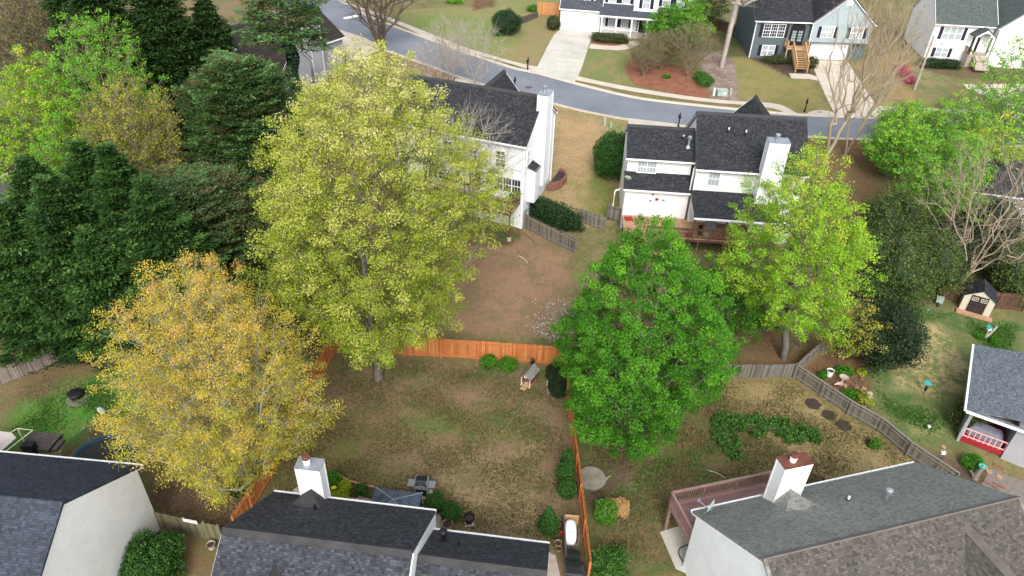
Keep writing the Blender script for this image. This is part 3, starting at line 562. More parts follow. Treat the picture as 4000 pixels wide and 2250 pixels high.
for x in (6.2, 8.9, 12.9): m = MB(); m.box(x-.09, x+.09, -4.1, -3.92, 1.35, 3.45); F.part('porch_post', 'rail_brown', m)
m = MB(); m.beam((1.9, -4.05, 1.3), (3.1, -5.3, .1), .1, .25); m.beam((2.3, -3.9, 1.3), (3.5, -5.1, .1), .1, .25)
for k in range(5): t = .1+k*.2; m.box(1.9+1.2*t, 2.5+1.2*t, -4.1-1.25*t, -3.85-1.25*t, 1.2-1.1*t, 1.25-1.1*t)
F.part('stairs', 'wood_new', m)
m = MB()
for rr, z in ((.22, 0),):
    pts = [(rr*(1 if k % 2 == 0 else .42)*sin(k*PI/5), 0, rr*(1 if k % 2 == 0 else .42)*cos(k*PI/5)) for k in range(10)]; m.prism(pts, (0, .05, 0))
tag(m.obj('star_ornament', 'red', None, F.W(3.15, -.62, 3.15), -4), 'red metal star hanging on the white rear wall above the deck', 'ornament')
for i, (x, z, lb) in enumerate(((2.75, 3.62, 'grey metal flower ornament above and left of the red star'), (3.75, 3.1, 'grey metal flower ornament to the right of the red star'), (2.6, 2.95, 'small grey metal flower ornament below and left of the red star'))):
    m = MB(); 
    for k in range(6): a = k*PI/3; m.prism([(0, 0, 0), (.09*cos(a-.35), 0, .09*sin(a-.35)), (.15*cos(a), 0, .15*sin(a)), (.09*cos(a+.35), 0, .09*sin(a+.35))], (0, .03, 0))
    tag(m.obj('flower_ornament', 'galv', None, F.W(x, -.6, z), -4), lb, 'ornament', 'flower ornaments on the rear wall')
# G: far white house with garage and porch
oG = P(2186, 113); Gh = House('house', 'white house with black shutters, white garage door and front porch, top centre beyond the street', 'house', oG, -9.4, 8.1)
Gh.block(-.2, 5.8, -.3, 8, -.3, 2.95, 6.6, 'white_siding', 'roof_charcoal', ov=.3)
Gh.block(5.6, 18.2, .7, 9.5, -.3, 5.9, 8.8, 'white_siding', 'roof_charcoal', ov=.3)
m = MB(); m.box(1.6, 4.6, .9, 3, 2.6, 5.6); Gh.part('dormer', 'white_siding', m); m = MB(); m.slab((1.4, .7, 5.5), (1.4, 4, 5.5), (3.1, 4, 6.6), (3.1, .7, 6.6)); m.slab((4.8, .7, 5.5), (4.8, 4, 5.5), (3.1, 4, 6.6), (3.1, .7, 6.6)); Gh.part('roof', 'roof_charcoal', m)
Gh.window(3.1, .88, 3.55, 1.6, 1.5, sh=.4, mull=2, rows=1)
def garage(h, x, y, w, ht, z=0):
    m = MB(); 
    for k in range(4): m.box(x-w/2, x+w/2, y-.03, y+.05, z+k*ht/4+.012, z+(k+1)*ht/4-.012)
    gd = h.part('garage_door', 'white_plastic', m); m = MB()
    for k in range(4):
        for i in range(8): a = x-w/2+(i+.12)*w/8; m.box(a, a+w/8*.76, y-.045, y-.02, z+k*ht/4+.09, z+(k+1)*ht/4-.09)
    m.obj('door_panels', 'white_plastic', gd); m = MB(); m.box(x-.06, x+.06, y-.06, y-.03, z+ht*.3, z+ht*.3+.04)
    for q in (-1, 1):
        for zz in (.3, .8): m.box(x+q*(w/2-.3)-.18, x+q*(w/2-.3)+.18, y-.055, y-.03, z+ht*zz, z+ht*zz+.04)
    m.obj('door_hardware', 'black', gd); m = MB(); m.box(x-w/2-.12, x-w/2, y-.05, y+.03, z, z+ht+.12); m.box(x+w/2, x+w/2+.12, y-.05, y+.03, z, z+ht+.12); m.box(x-w/2, x+w/2, y-.05, y+.03, z+ht, z+ht+.12); m.obj('door_frame', 'white', gd)
garage(Gh, 2.75, -.02, 4.9, 2.2)
m = MB(); m.slab((5.5, -1.4, 2.75), (18.2, -1.4, 2.75), (18.2, 1.0, 3.75), (5.5, 1.0, 3.75), .12); Gh.part('porch_roof', 'roof_charcoal', m); m = MB(); m.box(5.5, 18.2, -1.52, -1.4, 2.55, 2.72); m.box(5.6, 18.1, -1.35, -1.15, 2.42, 2.6); Gh.part('porch_beam', 'white', m)
m = MB(); m.box(5.7, 18, -1.3, 1, -.4, .22); Gh.part('porch_floor', 'concrete', m)
for x in (5.9, 7.9, 10.0, 12.1, 14.6, 17.8): m = MB(); m.box(x-.1, x+.1, -1.3, -1.1, .2, 2.45); m.box(x-.14, x+.14, -1.34, -1.06, .2, .4); m.box(x-.14, x+.14, -1.34, -1.06, 2.3, 2.43); Gh.part('porch_column', 'white', m)
for a, b in ((5.9, 7.9), (7.9, 10.0), (12.1, 14.6)):
    m = MB(); m.beam((a, -1.2, .95), (b, -1.2, .95), .07, .06); m.beam((a, -1.2, .3), (b, -1.2, .3), .06, .05)
    for k in range(14): x = a+(b-a)*(k+.5)/14; m.box(x-.02, x+.02, -1.22, -1.18, .3, .93)
    Gh.part('porch_railing', 'white', m)
for x in (6.95, 8.85, 14.3, 16.2): Gh.window(x, .98, 3.95, .95, 1.45, sh=.42, cols=3, rows=1)
for x in (7.2, 9.0, 14.0, 16.2): Gh.window(x, .98, .75, .9, 1.6, sh=.36, cols=3, rows=1)
m = MB(); m.box(10.0, 13.3, -.1, 1.2, 3.05, 6.0); bay = Gh.part('bay', 'white_siding', m)
m = MB(); m.slab((9.8, -.3, 5.9), (9.8, 4, 5.9), (11.65, 4, 7.2), (11.65, -.3, 7.2)); m.slab((13.5, -.3, 5.9), (13.5, 4, 5.9), (11.65, 4, 7.2), (11.65, -.3, 7.2)); Gh.part('roof', 'roof_charcoal', m)
m = MB(); m.prism([(10.1, -.1, 6.0), (13.2, -.1, 6.0), (11.65, -.1, 7.0)], (0, .1, 0)); Gh.part('gable', 'white_siding', m)
Gh.window(11.65, -.12, 3.75, .9, 1.45, sh=.42, cols=2, rows=1); m = MB(); m.prism([(11.65+.5*cos(a*PI/8), -.15, 5.26+.42*sin(a*PI/8)) for a in range(9)], (0, .06, 0)); Gh.part('arch_window', 'dark_glass', m)
m = MB(); m.box(11.0, 12.1, .92, .99, .22, 2.35); dr = Gh.part('front_door', 'black', m); m = MB(); m.T = Matrix.Translation((11.55, .9, 1.6)) @ Matrix.Rotation(PI/2, 4, 'X'); 
m.tube([(.22*cos(a*PI/6), .22*sin(a*PI/6), 0) for a in range(13)], .05, 6); m.obj('wreath', 'stone', dr)
for x in (10.75, 12.35): m = MB(); m.box(x-.16, x+.16, .9, .99, .22, 2.35); sl_ = m.obj('sidelight', 'white', dr); m = MB(); [m.box(x-.1, x+.1, .88, .9, .4+k*.38, .7+k*.38) for k in range(5)]; m.obj('pane', 'dark_glass', sl_)
# H: far grey house
oH = P(2925, 224); Hh = House('house', 'slate grey house with pale blue front gable and wooden entry stairs, beyond the street', 'house', oH, 1, 7.6)
Hh.block(-.3, 7.3, -.35, 8.6, -.5, 4.8, 8.4, 'slate_siding', 'roof_dark', gut=(1, 0))
Hh.block(7.0, 15.3, -.75, 9, 2.3, 4.8, 8.35, 'pale_blue_siding', 'roof_dark', axis='y', gut=(0, 0), ov=.3, go=.3)
m = MB(); m.box(7.25, 15.0, .1, 8, -.5, 2.4); Hh.part('wall', 'slate_siding', m); m = MB(); m.box(7.2, 15.1, -.5, -.4, 2.22, 2.36); Hh.part('trim', 'slate_siding', m)
garage(Hh, 10.3, .06, 4.75, 2.1, 0)
Hh.window(2.5, -.02, 2.75, 2.7, 1.55, sh=.42, mull=3, cols=3, rows=2, glass='dark_glass'); Hh.window(2.3, -.02, .35, 1.6, 1.25, sh=.42, mull=2, cols=1, rows=1)
Hh.window(9.3, -.47, 3.0, 1.55, 1.3, sh=.4, mull=2, cols=2, rows=1); Hh.window(13.1, -.47, 3.0, 1.55, 1.3, sh=.4, mull=2, cols=2, rows=1)
m = MB(); m.prism([(10.75, -.5, 7.0), (11.55, -.5, 7.0), (11.55, -.5, 7.5), (11.15, -.5, 7.75), (10.75, -.5, 7.5)], (0, .06, 0)); Hh.part('gable_vent', 'white_plastic', m)
ar = [(5.6+.95*cos(a*PI/8), -.05, 3.9+.75*sin(a*PI/8)) for a in range(9)]
m = MB(); m.prism([(6.55, -.05, 1.75), *ar, (4.65, -.05, 1.75)], (0, .1, 0)); en = Hh.part('entry_arch', 'black', m)
for x in (5.2, 6.0): m = MB(); m.box(x-.38, x+.38, -.09, -.05, 1.8, 3.75); dr = m.obj('front_door', 'plastic', en); m = MB(); [m.box(x-.26+i*.28, x-.02+i*.28, -.11, -.09, 2.3+k*.35, 2.55+k*.35) for i in (0, 1) for k in range(4)]; m.obj('pane', 'glass', dr)
m = MB(); m.box(4.2, 7.0, -1.5, -.04, 1.6, 1.72); lo = Hh.part('landing', 'wood_new', m)
for x in (4.25, 6.95): m = MB(); m.beam((x, -1.5, 2.6), (x, -.1, 2.6), .12, .06); m.beam((x, -1.5, 1.8), (x, -.1, 1.8), .05, .08); m.beam((x, -1.45, -.3), (x, -1.45, 2.6), .12, .12, (0, 1, 0)); [m.beam((x, -.2-k*.15, 1.8), (x, -.2-k*.15, 2.6), .04, .04, (0, 1, 0)) for k in range(9)]; m.obj('railing', 'wood_new', lo)
m = MB()
for k in range(9): m.box(4.95, 6.35, -1.5-.3*(k+1), -1.5-.3*k+.03, 1.5-.19*k, 1.55-.19*k); m.box(4.97, 6.33, -1.5-.3*k, -1.5-.3*k+.02, 1.37-.19*k, 1.5-.19*k)
for x in (4.92, 6.38): m.beam((x, -1.5, 1.45), (x, -4.3, -.35), .06, .3)
st = Hh.part('stairs', 'wood_new', m)
for x in (4.9, 6.4): m = MB(); m.beam((x, -1.5, 2.6), (x, -4.3, .8), .12, .07); m.beam((x, -4.25, -.5), (x, -4.25, .85), .12, .12, (0, 1, 0)); m.beam((x, -1.5, 1.5), (x, -1.5, 2.65), .12, .12, (0, 1, 0)); [m.beam((x, -1.6-k*.16, 1.5-k*.102), (x, -1.6-k*.16, 2.5-k*.102), .04, .04, (0, 1, 0)) for k in range(17)]; m.obj('handrail', 'wood_new', st)
downspout(Hh, 0, -.1, -.3, 4.6); downspout(Hh, 7.2, -.55, 2.3, 4.6)
# I: far right white house
oI = P(3609, 229); Ih = House('house', 'white house with green-grey roof, black shutters and small gabled entry, top right corner', 'house', oI, -5.3, 7.7)
Ih.block(-.3, 7.6, -.35, 8.6, -.5, 4.75, 8.9, 'white_siding', 'roof_far_green', gut=(1, 0))
Ih.block(7.3, 17, -1.2, 9, -.5, 4.75, 8.9, 'white_siding', 'roof_far_green', axis='y', gut=(0, 0), ov=.3)
Ih.window(2.4, -.02, 2.8, 2.4, 1.5, sh=.4, mull=3, cols=1, rows=1); Ih.window(1.9, -.02, .5, 1.5, 1.1, sh=.4, mull=2, cols=1, rows=1)
Ih.window(9.4, -.92, 2.9, 1.7, 1.3, sh=.42, mull=2, cols=2, rows=1); Ih.window(13, -.92, 2.9, 1.7, 1.3, sh=.42, mull=2, cols=2, rows=1)
Ih.window(-.1, 5.2, 4.3, .5, .8, -90, glass='dark_glass')
garage(Ih, 11.6, -.93, 4.8, 2.1)
m = MB(); m.slab((4.5, -1.7, 3.7), (4.5, 0, 3.7), (5.9, 0, 4.7), (5.9, -1.7, 4.7), .1); m.slab((7.3, -1.7, 3.7), (7.3, 0, 3.7), (5.9, 0, 4.7), (5.9, -1.7, 4.7), .1); po = Ih.part('portico_roof', 'roof_far_green', m)
m = MB(); m.prism([(4.7, -1.62, 3.7), (5.15, -1.62, 3.7)]+[(5.9-.72*cos(a*PI/8), -1.62, 3.6+.55*sin(a*PI/8)) for a in range(9)]+[(6.65, -1.62, 3.7), (7.1, -1.62, 3.7), (5.9, -1.62, 4.6)], (0, .08, 0)); m.obj('gable', 'white', po)
for x in (4.85, 6.95): m = MB(); m.box(x-.1, x+.1, -1.65, -1.45, 1.3, 3.7); m.obj('column', 'white', po)
m = MB(); m.box(5.2, 6.1, -.08, .0, 1.4, 3.4); Ih.part('front_door', 'black', m); m = MB(); m.box(6.1, 6.7, -.06, .0, 1.4, 3.4); Ih.part('sidelight', 'white', m)
m = MB(); m.box(4.6, 7.2, -1.7, 0, 1.2, 1.35); m.box(4.65, 7.15, -1.6, -.1, -.5, 1.2); po2 = Ih.part('landing', 'stone', m)
m = MB(); [m.box(5.2, 6.9, -2.0-.3*k, -1.7-.3*k, 1.0-.2*k, 1.2-.2*k) for k in range(6)]; m.obj('steps', 'stone', po2)
m = MB(); m.beam((4.65, -1.6, 2.15), (4.65, -.1, 2.15), .1, .06); m.beam((4.65, -1.6, 2.15), (5.1, -3.2, 1.0), .1, .06); m.beam((4.65, -1.6, 1.35), (4.65, -1.6, 2.2), .1, .1, (0, 1, 0)); [m.beam((4.65, -.15-k*.15, 1.3), (4.65, -.15-k*.15, 2.1), .04, .04, (0, 1, 0)) for k in range(10)]; m.beam((5.1, -3.2, 0), (5.1, -3.2, 1.1), .1, .1, (0, 1, 0)); m.obj('railing', 'rail_brown', po2)
# J: dark-roofed house at upper left behind the pines
oJ = P(1342, 144, 10.5); J = House('house', 'grey-sided house with dark umber roof and pale chimney, behind the ivy-covered pine', 'house', oJ, 59.3, 6.3)
J.block(-14, .3, 0, 9.4, -1, 4.2, 7.3, 'grey_siding', 'roof_umber')
J.block(-12.6, -8.2, -3.0, 3, -1, 4.1, 6.3, 'grey_siding', 'roof_umber', axis='y', gut=(0, 0))
J.chimney(-6.3, -4.6, -.9, .2, 0, 7.6, 'grey_siding', 'cap')
J.window(-10.4, -2.7, 2.0, .8, 1.2)
# K: slivers of dark-roofed house at the left edge; L: house behind the bare tree at right
pK = PY(-60, 720, 58); Kh = House('house', 'dark roof corner of a house at the left edge behind the lime-green trees', 'house', (pK.x, pK.y), 75, g(58))
Kh.block(-6, 5, -5, 4.4, -1, 4.6, 7.6, 'grey_siding', 'roof_umber')
pL = PY(3830, 860, 61); Lh = House('house', 'pale grey house glimpsed behind the bare white-barked tree at right', 'house', (pL.x-3, pL.y), -12, g(61))
Lh.block(0, 12, -1, 7, -2, 3.4, 5.2, 'grey_siding', 'roof_dark')
for x in (2, 5.2, 8.4): Lh.window(x, -.7, 2.2, 1, 1.2, glass='dark_glass'); Lh.window(x, -.7, .2, 1, 1.2, glass='dark_glass')
# ---------------------------------------------------------------- fences
def fence(name, label, runs, h, board, postm, inside=1, step=2.4, rails=True, over=.04, px=True, dogear=True, cat='fence', off=0, posts=True, capboard=False):
    pts = [Vector(G(*a)) if px else Vector(a) for a in runs]; o = pts[0]; root = T(name, label, cat, (o.x, o.y, g(o.y)))
    gz = g(o.y)
    for i in range(len(pts)-1):
        a, b = pts[i], pts[i+1]; L = (b-a).length; d = (b-a)/L; n = Vector((-d.y, d.x))*inside
        yaw = math.atan2(d.y, d.x); k = max(1, int(L/.14)); w = L/k; m = MB()
        for j in range(k):
            p = a+d*(j*w); q = a+d*((j+.5)*w); z = g(q.y)-gz+over; dz_ = random.uniform(-.025, .025); x0, x1 = j*w+.006, (j+1)*w-.006
            # boards live in the run's own frame so the board pattern follows the run
            hh = h+dz_; e = .04 if dogear else 0; zz = z+hh; t = random.uniform(-.006, .006)
            m.prism([(x0, t, z), (x1, t, z), (x1, t, zz-e), (x1-e, t, zz), (x0+e, t, zz), (x0, t, zz-e)], (0, .02, 0))
        bp = m.obj('board_panel', board, root); bp.location = (a.x-o.x, a.y-o.y, 0); bp.rotation_euler = (0, 0, yaw)
        def zl(t): return g((a+d*t).y)-gz
        if rails:
            m = MB(); c = max(1, int(L/2.4))
            for j in range(c):
                for zr_ in (.25, h-.2):
                    t0, t1 = L*j/c, L*(j+1)/c; m.beam((t0, .045*inside+.01, zl(t0)+zr_), (t1, .045*inside+.01, zl(t1)+zr_), .05, .09)
                if capboard: m.beam((t0, 0, zl(t0)+h+.06), (t1, 0, zl(t1)+h+.06), .14, .035)
            rl = m.obj('rails', postm, root); rl.location = (a.x-o.x, a.y-o.y, 0); rl.rotation_euler = (0, 0, yaw)
        if posts:
            c = max(1, round(L/step))
            for j in range(c+(1 if i == len(pts)-2 else 0)):
                t = L*j/c; m = MB(); m.box(t-.05, t+.05, .03*inside-.05+.04*inside, .03*inside+.05+.04*inside, zl(t)-.2, zl(t)+h+.03)
                q = m.obj('post', postm, root); q.location = (a.x-o.x, a.y-o.y, 0); q.rotation_euler = (0, 0, yaw)
    return root
fence('privacy_fence', 'orange stained picket fence along the back of the brown yard', [(1316,1360),(1582,1388),(1866,1403),(2085,1419),(2204,1428)], 1.75, 'orange_fence', 'orange_post', -1)
fence('privacy_fence', 'orange stained picket fence running down the left side of the brown yard', [(1316,1364),(1210,1545),(1143,1684),(1059,1868),(985,1992),(925,2090)], 1.7, 'orange_fence', 'orange_post', 1)
fence('privacy_fence', 'orange stained picket fence running down the right side of the brown yard', [(2206,1432),(2218,1547),(2236,1719),(2252,1840),(2266,1960),(2282,2100),(2300,2262)], 1.6, 'orange_fence', 'orange_post', -1, over=.02)
fence('privacy_fence', 'weathered grey picket fence left of its bend, behind the dry yard', [(2600,1478),(2790,1473),(2960,1476),(3096,1473)], 1.25, 'grey_fence', 'grey_post', 1)
fence('privacy_fence', 'weathered grey picket fence slanting down right between dry yard and green garden', [(3100,1476),(3205,1547),(3310,1618),(3430,1686),(3540,1780),(3720,1900)], 1.2, 'grey_fence', 'grey_post', -1, capboard=True)
fence('privacy_fence', 'short weathered grey fence climbing from the bend toward the lime tree', [(3100,1468),(3150,1420),(3205,1375)], 1.2, 'grey_fence', 'grey_post', -1)
fence('privacy_fence', 'brown weathered fence from white house corner down past the green hedge', [(2050,890),(2128,932),(2248,990)], 1.45, 'grey_fence', 'grey_post', -1)
fence('gate', 'weathered double gate with diagonal brace near the bright green tree', [(2262,865),(2310,885),(2362,900)], 1.35, 'grey_fence', 'grey_post', -1, step=1.2, cat='gate')
fence('privacy_fence', 'short dark fence section against the corner of the white house with the deck', [(2368,858),(2418,872)], 1.6, 'grey_fence', 'timber', -1)
fence('reed_fence', 'grey woven reed fence at left below the dark conifers', [(-20,1512),(110,1465),(233,1413)], 1.35, 'reed', 'timber', 1, rails=False, posts=False, dogear=False)
fence('privacy_fence', 'mossy side fence between the two near houses, left of the gate', [(612,2062),(735,2090)], 1.5, 'moss_fence', 'grey_post', 1)
fence('gate', 'mossy wooden side gate with white lattice top between the near houses', [(738,2092),(808,2106)], 1.35, 'moss_fence', 'grey_post', 1, cat='gate')
fence('privacy_fence', 'mossy side fence to the right of the lattice-topped gate', [(812,2106),(868,2118)], 1.5, 'moss_fence', 'grey_post', 1)
fence('privacy_fence', 'honey-coloured picket fence and gate beside the far white garage', [(2098,56),(2182,64)], 1.8, 'new_fence', 'new_fence', 1)
fence('privacy_fence', 'brown fence behind the small garden shed', [(3668,1160),(3780,1195),(3990,1215)], 1.6, 'brown_fence', 'rail_brown', -1)
fence('privacy_fence', 'dark fence between far white house and slate grey house', [(2730,90),(2890,150)], 1.5, 'brown_fence', 'timber', -1)
fence('privacy_fence', 'weathered fence hidden under the bright green tree, right of the orange corner', [(2215,1425),(2300,1440),(2450,1470),(2600,1478)], 1.3, 'grey_fence', 'timber', -1)
a = P(745, 2094, 0); t = T('lattice', 'small white lattice panel fixed on top of the mossy gate', 'lattice', (P(738,2092).x, P(738,2092).y, 0), math.degrees(math.atan2(P(808,2106).y-P(738,2092).y, P(808,2106).x-P(738,2092).x)))
m = MB()
for k in range(6): m.box(.05+k*.15, .09+k*.15, -.03, 0, 1.32, 1.62)
for k in range(3): m.box(0, .9, -.035, -.005, 1.36+k*.1, 1.39+k*.1)
m.obj('lattice_panel', 'white_plastic', t)
m = MB(); pr_ = [P(2033, 95), P(2100, 66)]
L = (pr_[1]-pr_[0]).length
for k in range(4): m.box(0, L, -.12+k*.03, .1, k*.24, k*.24+.22)
tag(m.obj('retaining_wall', 'timber', None, pr_[0], math.degrees(math.atan2(pr_[1].y-pr_[0].y, pr_[1].x-pr_[0].x))), 'dark timber retaining wall between round hedge and honey-coloured fence', 'wall')
# ---------------------------------------------------------------- vegetation
def quads(cen, dr, nr, L, Wd):          # leaf faces: diamond blades from centre, long axis, face normal
    dr = dr/np.linalg.norm(dr, axis=1, keepdims=True); s = np.cross(dr, nr); s /= np.linalg.norm(s, axis=1, keepdims=True)+1e-9
    n2 = np.cross(s, dr); L = np.asarray(L)[:, None]; Wd = np.asarray(Wd)[:, None]
    V = np.stack([cen-dr*L*.5, cen+s*Wd*.5+n2*Wd*.18, cen+dr*L*.5, cen-s*Wd*.5+n2*Wd*.18], 1)
    return V.reshape(-1, 3)
def leafobj(name, V, tint, mt, parent, loc=None):
    me = bpy.data.meshes.new(name); npmesh(me, V, np.arange(len(V)).reshape(-1, 4)); a = me.attributes.new('tint', 'FLOAT', 'FACE')
    a.data.foreach_set('value', tint.astype(np.float32)); me.materials.append(K[mt]); o = bpy.data.objects.new(name, me); C.objects.link(o)
    if parent: o.parent = parent
    if loc is not None: o.location = loc
    return o
def tubes(Pa, Qa, ra, rb, n=5):
    D = Qa-Pa; ln = np.linalg.norm(D, axis=1, keepdims=True)+1e-9; D = D/ln; ref = np.where(np.abs(D[:, 2:]) < .9, np.array([[0, 0, 1.]]), np.array([[1., 0, 0]]))
    A = np.cross(D, ref); A /= np.linalg.norm(A, axis=1, keepdims=True); B = np.cross(D, A); Vs = []
    Qx = Qa+D*np.minimum(rb, .05)[:, None]*.6
    for c, r in ((Pa, ra), (Qx, rb)):
        for k in range(n): t = 2*PI*k/n; Vs.append(c+(A*cos(t)+B*sin(t))*r[:, None])
    V = np.stack(Vs, 1).reshape(-1, 3); base = np.arange(len(Pa))[:, None]*2*n
    Q = np.concatenate([base+np.array([[k, (k+1) % n, n+(k+1) % n, n+k]]) for k in range(n)], 0); return V, Q
def tubeobj(name, segs, mt, parent, n=5):
    V, Q = tubes(*segs, n=n); me = bpy.data.meshes.new(name); npmesh(me, V, Q); me.materials.append(K[mt]); me.shade_smooth(); o = bpy.data.objects.new(name, me); C.objects.link(o); o.parent = parent; return o
def skeleton(h, tips, r0, stems=1, top=None, fork=.18, up=.9, sway=.25, tr=None):
    # grow limbs: trunk chains first, then each tip joins the cheapest node below it
    top = np.array(top if top is not None else [0, 0, h*.92]); N = []; Pn = []; zf = h*fork
    for s in range(stems):
        a = rng.uniform(0, 2*PI); k = max(4, int(h/1.2)); prev = -1 if not N else 0
        if not N: N.append(np.zeros(3)); Pn.append(-1)
        prev = 0; sp = 0 if stems == 1 else h*.13
        for i in range(1, k+1):
            t = i/k; w = 0 if t < .1 else 1; off = np.array([cos(2*PI*s/stems+.5), sin(2*PI*s/stems+.5), 0])*sp*(max(0, t-fork*.3)**.8)*1.6
            p = top*t+off+rng.normal(0, sway*.35*w, 3)*np.array([1, 1, .2]); N.append(p); Pn.append(prev); prev = len(N)-1
    order = np.argsort(np.hypot(tips[:, 0]-top[0]*tips[:, 2]/h, tips[:, 1]-top[1]*tips[:, 2]/h)+.15*np.abs(tips[:, 2]-h*.5)); tipn = []
    arr = np.zeros((len(N)+len(tips)*3+5, 3)); arr[:len(N)] = N; n = len(N); par = list(Pn)
    for ti in order:
        p = tips[ti]; q = arr[:n]; d = p-q; dist_ = np.linalg.norm(d, axis=1); hz = np.hypot(d[:, 0], d[:, 1])
        pen = np.maximum(0, hz*up-d[:, 2])*1.4+np.where(q[:, 2] < zf, 4, 0); pen[0] += 50
        j = int(np.argmin(dist_+pen)); a = arr[j]; k = 2 if dist_[j] > 1.2 else 1; pv = j
        for i in range(1, k+1):
            t = i/k; c = a+(p-a)*t
            if i < k: c = c+rng.normal(0, .06*dist_[j], 3)+np.array([0, 0, .06*dist_[j]])
            arr[n] = c; par.append(pv); pv = n; n += 1
        tipn.append(pv)
    par = np.array(par); cnt = np.zeros(n); cnt[tipn] += 1
    for i in range(n-1, 0, -1): cnt[par[i]] += cnt[i]
    cnt = np.maximum(cnt, .6); rad = np.minimum(r0*(cnt/cnt[0])**.46, r0)
    i = np.arange(1, n); return arr[par[i]], arr[i], np.minimum(rad[par[i]], rad[i]*1.5), rad[i]
def crown_pts(n, h, prof, rx, ry, top, shell=.42, lumps=.22, minz=None):
    hs, rs = zip(*prof); ph = rng.uniform(0, 6.28, 6); out = np.zeros((0, 3)); cand = []
    w = np.interp(np.linspace(hs[0], hs[-1], 60), hs, rs)**1.5+.02; zz = np.linspace(hs[0], hs[-1], 60); w /= w.sum()
    m = n*4; z = rng.choice(zz, m, p=w)+rng.uniform(-.01, .01, m); a = rng.uniform(0, 2*PI, m); rr = np.interp(z, hs, rs)
    lob = 1+lumps*(.5*np.sin(3*a+ph[0]+5*z)+.35*np.sin(5*a+ph[1]-9*z)+.3*np.sin(2*a+ph[2]+14*z)+.25*np.sin(8*a+ph[3]+11*z))
    r = rr*lob*rng.uniform(0, 1, m)**shell; X = np.stack([np.cos(a)*r*rx+top[0]*z, np.sin(a)*r*ry+top[1]*z, z*h], 1)
    keep = [0]; K_ = X[:1].copy(); need = .75*(rx*ry*h/n)**(1/3)
    sel = np.zeros((n, 3)); c = 0; X = X[rng.permutation(m)]; thr = need*1.1
    for pas in range(3):
        for p in X:
            if c >= n: break
            if c == 0 or np.min(np.sum((sel[:c]-p)**2, 1)) > thr*thr: sel[c] = p; c += 1
        thr *= .7
    return sel[:c]
def foliage(tips, ctr, per, rc, ls, flat=.7, upb=.6, orient=.5, tvar=(.6, .35), hb=0., h=1., out=0.):
    n = len(tips); idx = np.repeat(np.arange(n), rng.poisson(per, n)); m = len(idx); cr = rc*rng.uniform(.65, 1.35, n)
    g3 = rng.normal(0, 1, (m, 3)); g3 /= np.linalg.norm(g3, axis=1, keepdims=True); g3 *= (rng.uniform(0, 1, m)**.45)[:, None]; g3[:, 2] *= flat
    pos = tips[idx]+g3*cr[idx][:, None]; outd = tips[idx]-ctr; outd[:, 2] *= .6; outd /= np.linalg.norm(outd, axis=1, keepdims=True)+1e-9
    pos += outd*(rng.uniform(0, 1, m)*out)[:, None]
    nr = rng.normal(0, 1, (m, 3))*.8+g3*orient+np.array([0, 0, upb])+outd*.3; dr = rng.normal(0, 1, (m, 3))+outd*.5
    sz = ls*rng.uniform(.65, 1.35, m); tc = rng.uniform(0, 1, n)
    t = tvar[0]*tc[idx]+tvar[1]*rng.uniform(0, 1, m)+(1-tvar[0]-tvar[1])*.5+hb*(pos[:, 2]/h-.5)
    return quads(pos, dr, nr, sz*1.15, sz*.8), np.clip(t, 0, 1)
def twigs(tips, ctr, per, ln, r, up=.5, sub=3):
    n = len(tips); idx = np.repeat(np.arange(n), per); m = len(idx); o = tips[idx]-ctr; o[:, 2] = np.abs(o[:, 2])*.5; o /= np.linalg.norm(o, axis=1, keepdims=True)+1e-9
    d = o+rng.normal(0, .55, (m, 3))+np.array([0, 0, up]); d /= np.linalg.norm(d, axis=1, keepdims=True); L = ln*rng.uniform(.5, 1.3, m)[:, None]
    a = tips[idx]; b = a+d*L*.5; d2 = d+rng.normal(0, .25, (m, 3)); d2 /= np.linalg.norm(d2, axis=1, keepdims=True); c = b+d2*L*.5
    Ps, Qs, ra, rb = [a, b], [b, c], [np.full(m, r), np.full(m, r*.75)], [np.full(m, r*.75), np.full(m, r*.35)]
    for k in range(sub):
        f = rng.uniform(.2, .95, m)[:, None]; s = a+(c-a)*f; e = d+rng.normal(0, .7, (m, 3)); e /= np.linalg.norm(e, axis=1, keepdims=True); Ps.append(s); Qs.append(s+e*L*.38); ra.append(np.full(m, r*.5)); rb.append(np.full(m, r*.25))
    return np.concatenate(Ps), np.concatenate(Qs), np.concatenate(ra), np.concatenate(rb)
def tree(label, base, h, prof, rx, ry=None, lean=(0, 0), n=400, per=80, rc=.5, ls=.16, leaf=None, bark='bark', r0=.22, stems=1, fork=.15, up=.7, shell=.42, lumps=.22, flat=.7, tw=0, twl=1., twr=.012, hb=0., tvar=(.6, .35), out=0., name='tree', cat='tree', group=None, upb=.6, sub=3, inner=0, sway=.25):
    ry = ry or rx; root = T(name, label, cat, (base[0], base[1], g(base[1])), 0, group); top = np.array([lean[0], lean[1]])
    tips = crown_pts(n, h, prof, rx, ry, top, shell, lumps); ctr = np.array([lean[0]*.5, lean[1]*.5, h*.45])
    sk = skeleton(h, tips, r0, stems, np.array([lean[0]*.9, lean[1]*.9, h*.9]), fork, up, sway)
    if tw: t4 = twigs(tips, ctr, tw, twl, twr, sub=sub); sk = tuple(np.concatenate([a, b]) for a, b in zip(sk, t4))
    sk = (sk[0], sk[1], np.maximum(sk[2], .004), np.maximum(sk[3], .003)); sk[0][0, 2] -= .3
    tubeobj('trunk', sk, bark, root, 5 if not tw else 4)
    if leaf:
        tp = tips
        if tw and leaf: tp = np.concatenate([tips, t4[1][len(tips)*tw: len(tips)*tw*2: 2]]); per = per*len(tips)/len(tp)
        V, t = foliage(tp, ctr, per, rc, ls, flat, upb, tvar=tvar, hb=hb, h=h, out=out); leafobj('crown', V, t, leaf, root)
    return root
